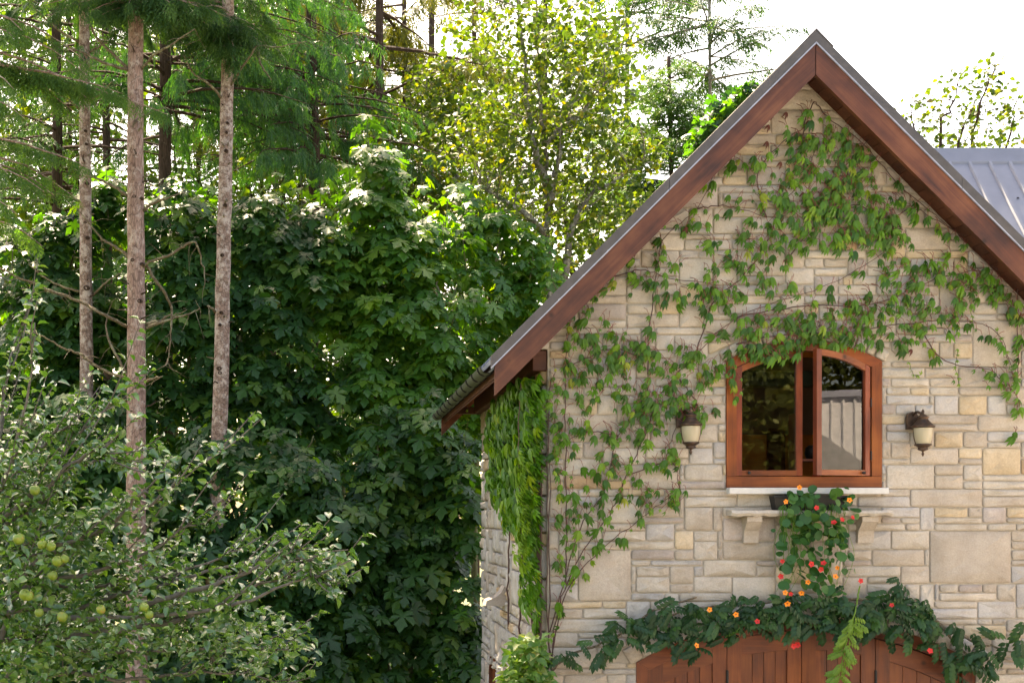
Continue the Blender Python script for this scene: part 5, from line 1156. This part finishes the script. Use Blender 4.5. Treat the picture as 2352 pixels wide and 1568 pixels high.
uv = ell([(1190, 1075, 9, 40, 26), (1194, 1140, 11, 50, 36), (1200, 1210, 13, 45, 34), (1190, 1255, 16, 30, 16)], 1.0); m = len(uv); q = np.array([P(a, c, -.25+.12*rng.random()) for a, c in uv])
build_leaves(cs, CR5, q, frames(np.stack((-rng.uniform(.05, .5, m), rng.normal(0, .4, m)-.15, -rng.uniform(.7, 1, m)), -1), np.stack((-np.ones(m), rng.normal(0, .5, m), .5+rng.normal(0, .3, m)), -1)), rng.uniform(.06, .11, m), WISTL, 40, rest='sun_tinted_leaves')  # sunlight on this strand is put in by the paler, yellower leaf colour
MB().tube(smooth_path([P(1196, 880, -.12), P(1190, 1000, -.2), P(1195, 1150, -.2), P(1200, 1290, -.2)], 6, .006), .005, 5).build('stem', VINE, cs, True)
for k in range(9):
    y = rng.uniform(.05, 2.6) if k > 4 else rng.uniform(-.02, .3); zt = rng.uniform(4.6, 5.2)
    sp = smooth_path([(XL-.075, y+rng.normal(0, .08), z) for z in np.linspace(.5 if k < 5 else 2.4, zt, 6)], 4, .008); MB().tube(sp, [.012, .006], 5).build('stem', VINE, cs, True)

# ------------------------------------------------------------------ planter and nasturtium
pl = thing('planter_box', 'black plastic planter box standing on the stone shelf', 'planter', (wx(1852), -.1, wz(1170)))
b = MB(); xa, xb = P(1770, 0, -.1)[0], P(1934, 0, -.1)[0]; zt, zb3 = wz(1138), wz(1170.5)
v = [(xa+.03, -.18, zb3), (xb-.03, -.18, zb3), (xb-.03, -.05, zb3), (xa+.03, -.05, zb3), (xa, -.21, zt), (xb, -.21, zt), (xb, -.045, zt), (xa, -.045, zt), (xa+.02, -.19, zt), (xb-.02, -.19, zt), (xb-.02, -.055, zt), (xa+.02, -.055, zt), (xa+.02, -.19, zt-.03), (xb-.02, -.19, zt-.03), (xb-.02, -.055, zt-.03), (xa+.02, -.055, zt-.03)]
b.add(v, [(3, 2, 1, 0), (0, 1, 5, 4), (1, 2, 6, 5), (2, 3, 7, 6), (3, 0, 4, 7), (4, 5, 9, 8), (5, 6, 10, 9), (6, 7, 11, 10), (7, 4, 8, 11), (8, 9, 13, 12), (9, 10, 14, 13), (10, 11, 15, 14), (11, 8, 12, 15), (12, 13, 14, 15)])
b.build('tub', BLACK, pl); MB().box(xa-.012, xb+.012, -.222, -.2105, zt-.02, zt+.004, .003).build('rim', BLACK, pl)
na = thing('nasturtium', 'trailing nasturtium with round leaves and orange and red flowers spilling from the planter', 'flower', (wx(1860), -.2, wz(1138)))
EN = [(1850, 1140, 40, 22, 20), (1935, 1140, 30, 22, 14), (1850, 1180, 60, 30, 40), (1920, 1180, 50, 30, 30), (1820, 1215, 45, 35, 34), (1880, 1220, 50, 40, 40), (1930, 1220, 25, 40, 14), (1830, 1260, 45, 25, 24), (1900, 1265, 50, 28, 26), (1860, 1310, 40, 30, 20), (1810, 1310, 18, 30, 7), (1900, 1310, 30, 35, 12), (1950, 1310, 15, 40, 8), (1880, 1350, 35, 30, 12), (1930, 1360, 30, 20, 8), (1800, 1350, 25, 20, 5)]
uv = ell(EN, .78); n = len(uv); pos = np.array([P(a, c, -.17-.17*rng.random()) for a, c in uv])
nd = np.stack((rng.normal(0, .45, n), -np.ones(n)*.9, .55+rng.normal(0, .4, n)), -1); td = rng.normal(0, 1, (n, 3))
build_leaves(na, DL, pos, frames(td, nd), rng.uniform(.05, .125, n), NAST, 160)
b = MB()
for k in range(26):
    a = rng.uniform(1800, 1945); e = rng.uniform(1230, 1370)
    b.tube(smooth_path([P(a, 1150, -.16), P(a+rng.normal(0, 8), 1185, -.26), P(a+rng.normal(0, 14), (1185+e)/2, -.22), P(a+rng.normal(0, 22), e, -.2)], 5, .004), [.004, .002], 4, False)
b.build('stems', WISTL, na)['kind'] = 'stuff'
fl_t = compound(*leaflet(.85, .05, .05), [((0, 0, 0), k*1.2566, 1, -.35) for k in range(5)])
def flower_mat(nm, c1, c2):
    m, nn, l, b = mat(nm); tc = nn.new('ShaderNodeTexCoord'); ln = N(nn, 'ShaderNodeVectorMath', operation='LENGTH'); l.new(tc.outputs['Object'], ln.inputs[0])
    rp = ramp(nn, [(.12, c2), (.3, c1)]); l.new(ln.outputs['Value'], rp.inputs[0]); l.new(rp.outputs[0], b.inputs['Base Color']); b.inputs['Roughness'].default_value = .6; return m
fo = mesh_np('flower', *fl_t, flower_mat('orange_petal', (.85, .24, .01), (.25, .02, .005))); fred = mesh_np('flower', *fl_t, flower_mat('red_petal', (.55, .010, .006), (.25, .01, .005)))
def z3(a, c): return 1567.6+a*.3335, 1045.6+c*.3335
for col, lst in ((fo, [(805, 218), (710, 315), (1150, 305), (865, 868), (1068, 770), (1052, 832), (706, 942), (820, 942), (722, 1015), (185, 1058), (368, 1092), (95, 1306)]), (fred, [(923, 358), (1170, 425), (1098, 440), (1043, 460), (688, 725), (952, 780), (972, 740), (678, 830), (1225, 860), (745, 950), (1442, 1028), (765, 1308), (795, 1300), (1703, 1342), (885, 745), (515, 1140)])):
    for (a, c) in lst:
        u, v_ = z3(a, c); o = link('flower', col, na, P(u, v_, -.42 if c > 880 else -.37), frames(np.array([[rng.normal(0, 1), 0, rng.normal(0, 1)]]), np.array([[rng.normal(-.2, .4), -1, rng.normal(.1, .4)]]))[0]*rng.uniform(.026, .040))
        o['label'] = 'orange flower' if col is fo else 'red flower'

# ------------------------------------------------------------------ wisteria over the garage door
wi = thing('wisteria_vine', 'dark green wisteria trained along the arch above the garage door', 'vine', (wx(1290), -.12, 0))
arcs = [[(1262, 1560), (1275, 1530), (1310, 1500), (1370, 1480), (1440, 1450), (1540, 1410), (1660, 1390), (1800, 1380)], [(1800, 1380), (1950, 1375), (2080, 1385), (2160, 1430), (2230, 1470), (2300, 1490), (2360, 1510)], [(2150, 1425), (2220, 1500), (2250, 1550)], [(1440, 1450), (1500, 1400), (1600, 1370)]]
for s in arcs: MB().tube(smooth_path([P(a, c, -.12) for a, c in s], 6, .008), [.014, .010], 6).build('stem', TWIG, wi, True)
EW = [(1300, 1515, 30, 16, 8), (1370, 1485, 38, 18, 13), (1440, 1445, 42, 28, 22), (1500, 1430, 48, 35, 28), (1560, 1420, 42, 30, 22), (1545, 1468, 50, 20, 12), (1597, 1385, 18, 20, 5), (1640, 1425, 52, 38, 30), (1612, 1480, 25, 25, 9), (1720, 1400, 58, 32, 32), (1700, 1450, 45, 35, 16), (1800, 1400, 58, 32, 30), (1780, 1445, 45, 25, 12), (1880, 1395, 58, 32, 32), (1870, 1435, 55, 25, 16), (1960, 1395, 58, 32, 32), (1960, 1435, 45, 25, 14), (2040, 1395, 55, 36, 34), (2050, 1440, 38, 28, 13), (2110, 1405, 45, 32, 24), (2100, 1450, 38, 35, 13), (2150, 1435, 38, 25, 13), (2070, 1340, 16, 18, 8), (2190, 1490, 45, 25, 15), (2232, 1455, 35, 20, 9), (2250, 1520, 45, 25, 17), (2305, 1485, 45, 18, 11), (2200, 1530, 35, 18, 11), (2340, 1470, 15, 20, 3), (2350, 1430, 14, 8, 3)]
uv = ell(EW, .72); n = len(uv); pos = np.array([P(a, c-6, -.12-.16*rng.random()) for a, c in uv])
td = np.stack((rng.normal(0, .8, n), -rng.uniform(.1, .7, n), rng.normal(-.45, .45, n)), -1); nd = np.stack((rng.normal(0, .4, n), -.75*np.ones(n), .7+rng.normal(0, .3, n)), -1)
build_leaves(wi, PIN, pos, frames(td, nd), rng.uniform(.13, .22, n), WIST, 260)
sh_ = smooth_path([P(1975, 1345, -.3), P(1965, 1400, -.42), P(1945, 1470, -.44), P(1932, 1530, -.42), P(1915, 1600, -.40)], 8, .004); MB().tube(sh_, [.008, .005], 6).build('stem', WISTL, wi, True)
q = sh_[10:]; q = np.vstack((q, q[::2])); n = len(q); td = np.stack((rng.normal(.1, .8, n), -rng.uniform(.1, .5, n), -rng.uniform(.2, .9, n)), -1); nd = np.stack((rng.normal(0, .4, n), -np.ones(n), .5+rng.normal(0, .3, n)), -1)
build_leaves(wi, PIN, q, frames(td, nd), rng.uniform(.09, .16, n), WISTL, 30, rest='young_leaves')

# ------------------------------------------------------------------ shrub and cable at the corner
sr = thing('corner_shrub', 'bright variegated shrub at the foot of the house corner', 'shrub', (1.95, -.25, 0))
uv = ell([(1205, 1530, 48, 45, 190), (1215, 1480, 35, 25, 80), (1240, 1560, 30, 30, 80), (1180, 1570, 30, 30, 70)], 1.0); pos = np.array([P(a, c, -.1-.5*rng.random()) for a, c in uv]); n = len(pos)
td = np.stack((rng.normal(-.1, .7, n), -rng.uniform(0, .8, n), rng.normal(-.1, .4, n)), -1); nd = np.array((-.2, -.5, .9))+rng.normal(0, .35, (n, 3))
build_leaves(sr, LAp, pos, frames(td, nd), rng.uniform(.07, .15, n), SHRUB, 140)
b = MB()
for k in range(9): e = pos[rng.integers(n)]; b.tube(smooth_path([(1.95+rng.normal(0, .05), -.25, -.02), (1.95+rng.normal(0, .1), -.3, 1.0), e], 5, .01), [.015, .005], 5, False)
b.build('stems', STEM, sr)
b = MB(); b.tube(smooth_path([(XL-.07, 5.6, P(0, 1418, 5.6)[2]), P(1170, 1464, 2.9), (XL-.08, -.02, P(0, 1527, 0)[2])], 10), .006, 5)
cbl = b.build('cable', plain('pale_cable', (.22, .26, .12), .6), label='thin pale cable running down the left side wall', cat='cable')
b = MB(); b.tube([(XL-.07+.035*math.cos(a), 5.62, P(0, 1417, 5.6)[2]+.035*math.sin(a)) for a in np.linspace(0, 6.28, 13)], .007, 5); b.build('ring', BLACK, cbl)

# ------------------------------------------------------------------ what the window panes reflect: a metal roofed shed to the right and trees beyond the drive
PALE = plain('pale_shed_metal', (.78, .76, .75), .5, .1)
shd = thing('metal_shed', 'pale metal roofed shed across the drive, seen reflected in the open casement', 'shed', (14.5, -5.2, 0))
rd = np.array((.478, .878, 0)); rn = np.array((-.878, .478, 0)); cc = np.array((14.5, -5.2, 0))
def S3(a, b_, z): return tuple(cc+rd*a+rn*b_+np.array((0, 0, z)))
b = MB(); b.add([S3(-4, -2.4, 0), S3(4, -2.4, 0), S3(4, 2.4, 0), S3(-4, 2.4, 0), S3(-4, -2.4, 3.6), S3(4, -2.4, 3.6), S3(4, 2.4, 3.6), S3(-4, 2.4, 3.6)], [(0, 1, 5, 4), (1, 2, 6, 5), (2, 3, 7, 6), (3, 0, 4, 7)]); b.build('wall', MORTAR, shd)
b = MB(); b.add([S3(-4.3, 2.8, 3.5), S3(4.3, 2.8, 3.5), S3(4.3, 0, 5.9), S3(-4.3, 0, 5.9), S3(4.3, -2.8, 3.5), S3(-4.3, -2.8, 3.5)], [(0, 1, 2, 3), (3, 2, 4, 5)]); b.build('roof', PALE, shd)
for k in range(44):
    a = -4.2+k*.195; b = MB(); b.tube([S3(a, 2.82, 3.5), S3(a, .02, 5.92)], .028, 4); b.build('rib', PALE, shd)
b = MB(); b.add([S3(-3.2, 3.3, 0), S3(1.6, 3.3, 0), S3(1.6, 3.3, 3.7), S3(-.6, 3.3, 5.35), S3(-3.2, 3.3, 3.7), S3(-3.2, 2.85, 0), S3(1.6, 2.85, 0), S3(1.6, 2.85, 3.7), S3(-.6, 2.85, 5.35), S3(-3.2, 2.85, 3.7)], [(0, 1, 2, 3, 4), (2, 7, 8, 3), (3, 8, 9, 4), (1, 6, 7, 2), (0, 4, 9, 5)]); b.build('porch', PALE, shd)
b = MB(); b.tube([S3(-4.3, 0, 5.93), S3(4.3, 0, 5.93)], .14, 6); b.build('ridge_cap', TRIM2, shd)
def far_tree(x, y, h, lab):
    t = thing('drive_tree', lab, 'tree', (x, y, 0), 'trees beyond the drive'); MB().tube([(x, y, -.1), (x+.1, y, h*.4), (x, y, h*.85)], [.3, .2, .05], 8).build('trunk', BARKD, t, True)
    n = 11000; d = rand_dir(n)*(rng.random(n)**.35)[:, None]; p = np.array((x, y, h*.6))+d*np.array((h*.34, h*.34, h*.42))
    sz = rng.uniform(.2, .36, n); sz[:5000] = .6; p[:5000] = np.array((x, y, h*.58))+(p[:5000]-np.array((x, y, h*.6)))*.72
    v, f, r = scatter(np.array([(0, 0, 0), (-.36, .5, .05), (0, 1, 0), (.36, .5, .05)]), np.array([(0, 2, 1), (0, 3, 2)]), p, frames(rand_dir(n), rand_dir(n)+np.array((0, 0, .8))), sz); link('crown', mesh_np('crown', v, f, ALDER if False else CEDARO, False, r), t, kind='stuff')
for k, (x, y, h) in enumerate([(9, -28, 13), (15, -31, 15), (21, -27, 12), (24, -14, 11), (27, -8, 12), (23, -20, 13)]):
    far_tree(x, y, h, ['tree across the drive mirrored at the left of the closed pane', 'tallest tree across the drive mirrored in the closed pane', 'tree across the drive mirrored at the right of the closed pane', 'tree behind the metal shed mirrored in the open casement', 'tree right of the metal shed mirrored in the open casement', 'tree left of the metal shed mirrored in the open casement'][k])
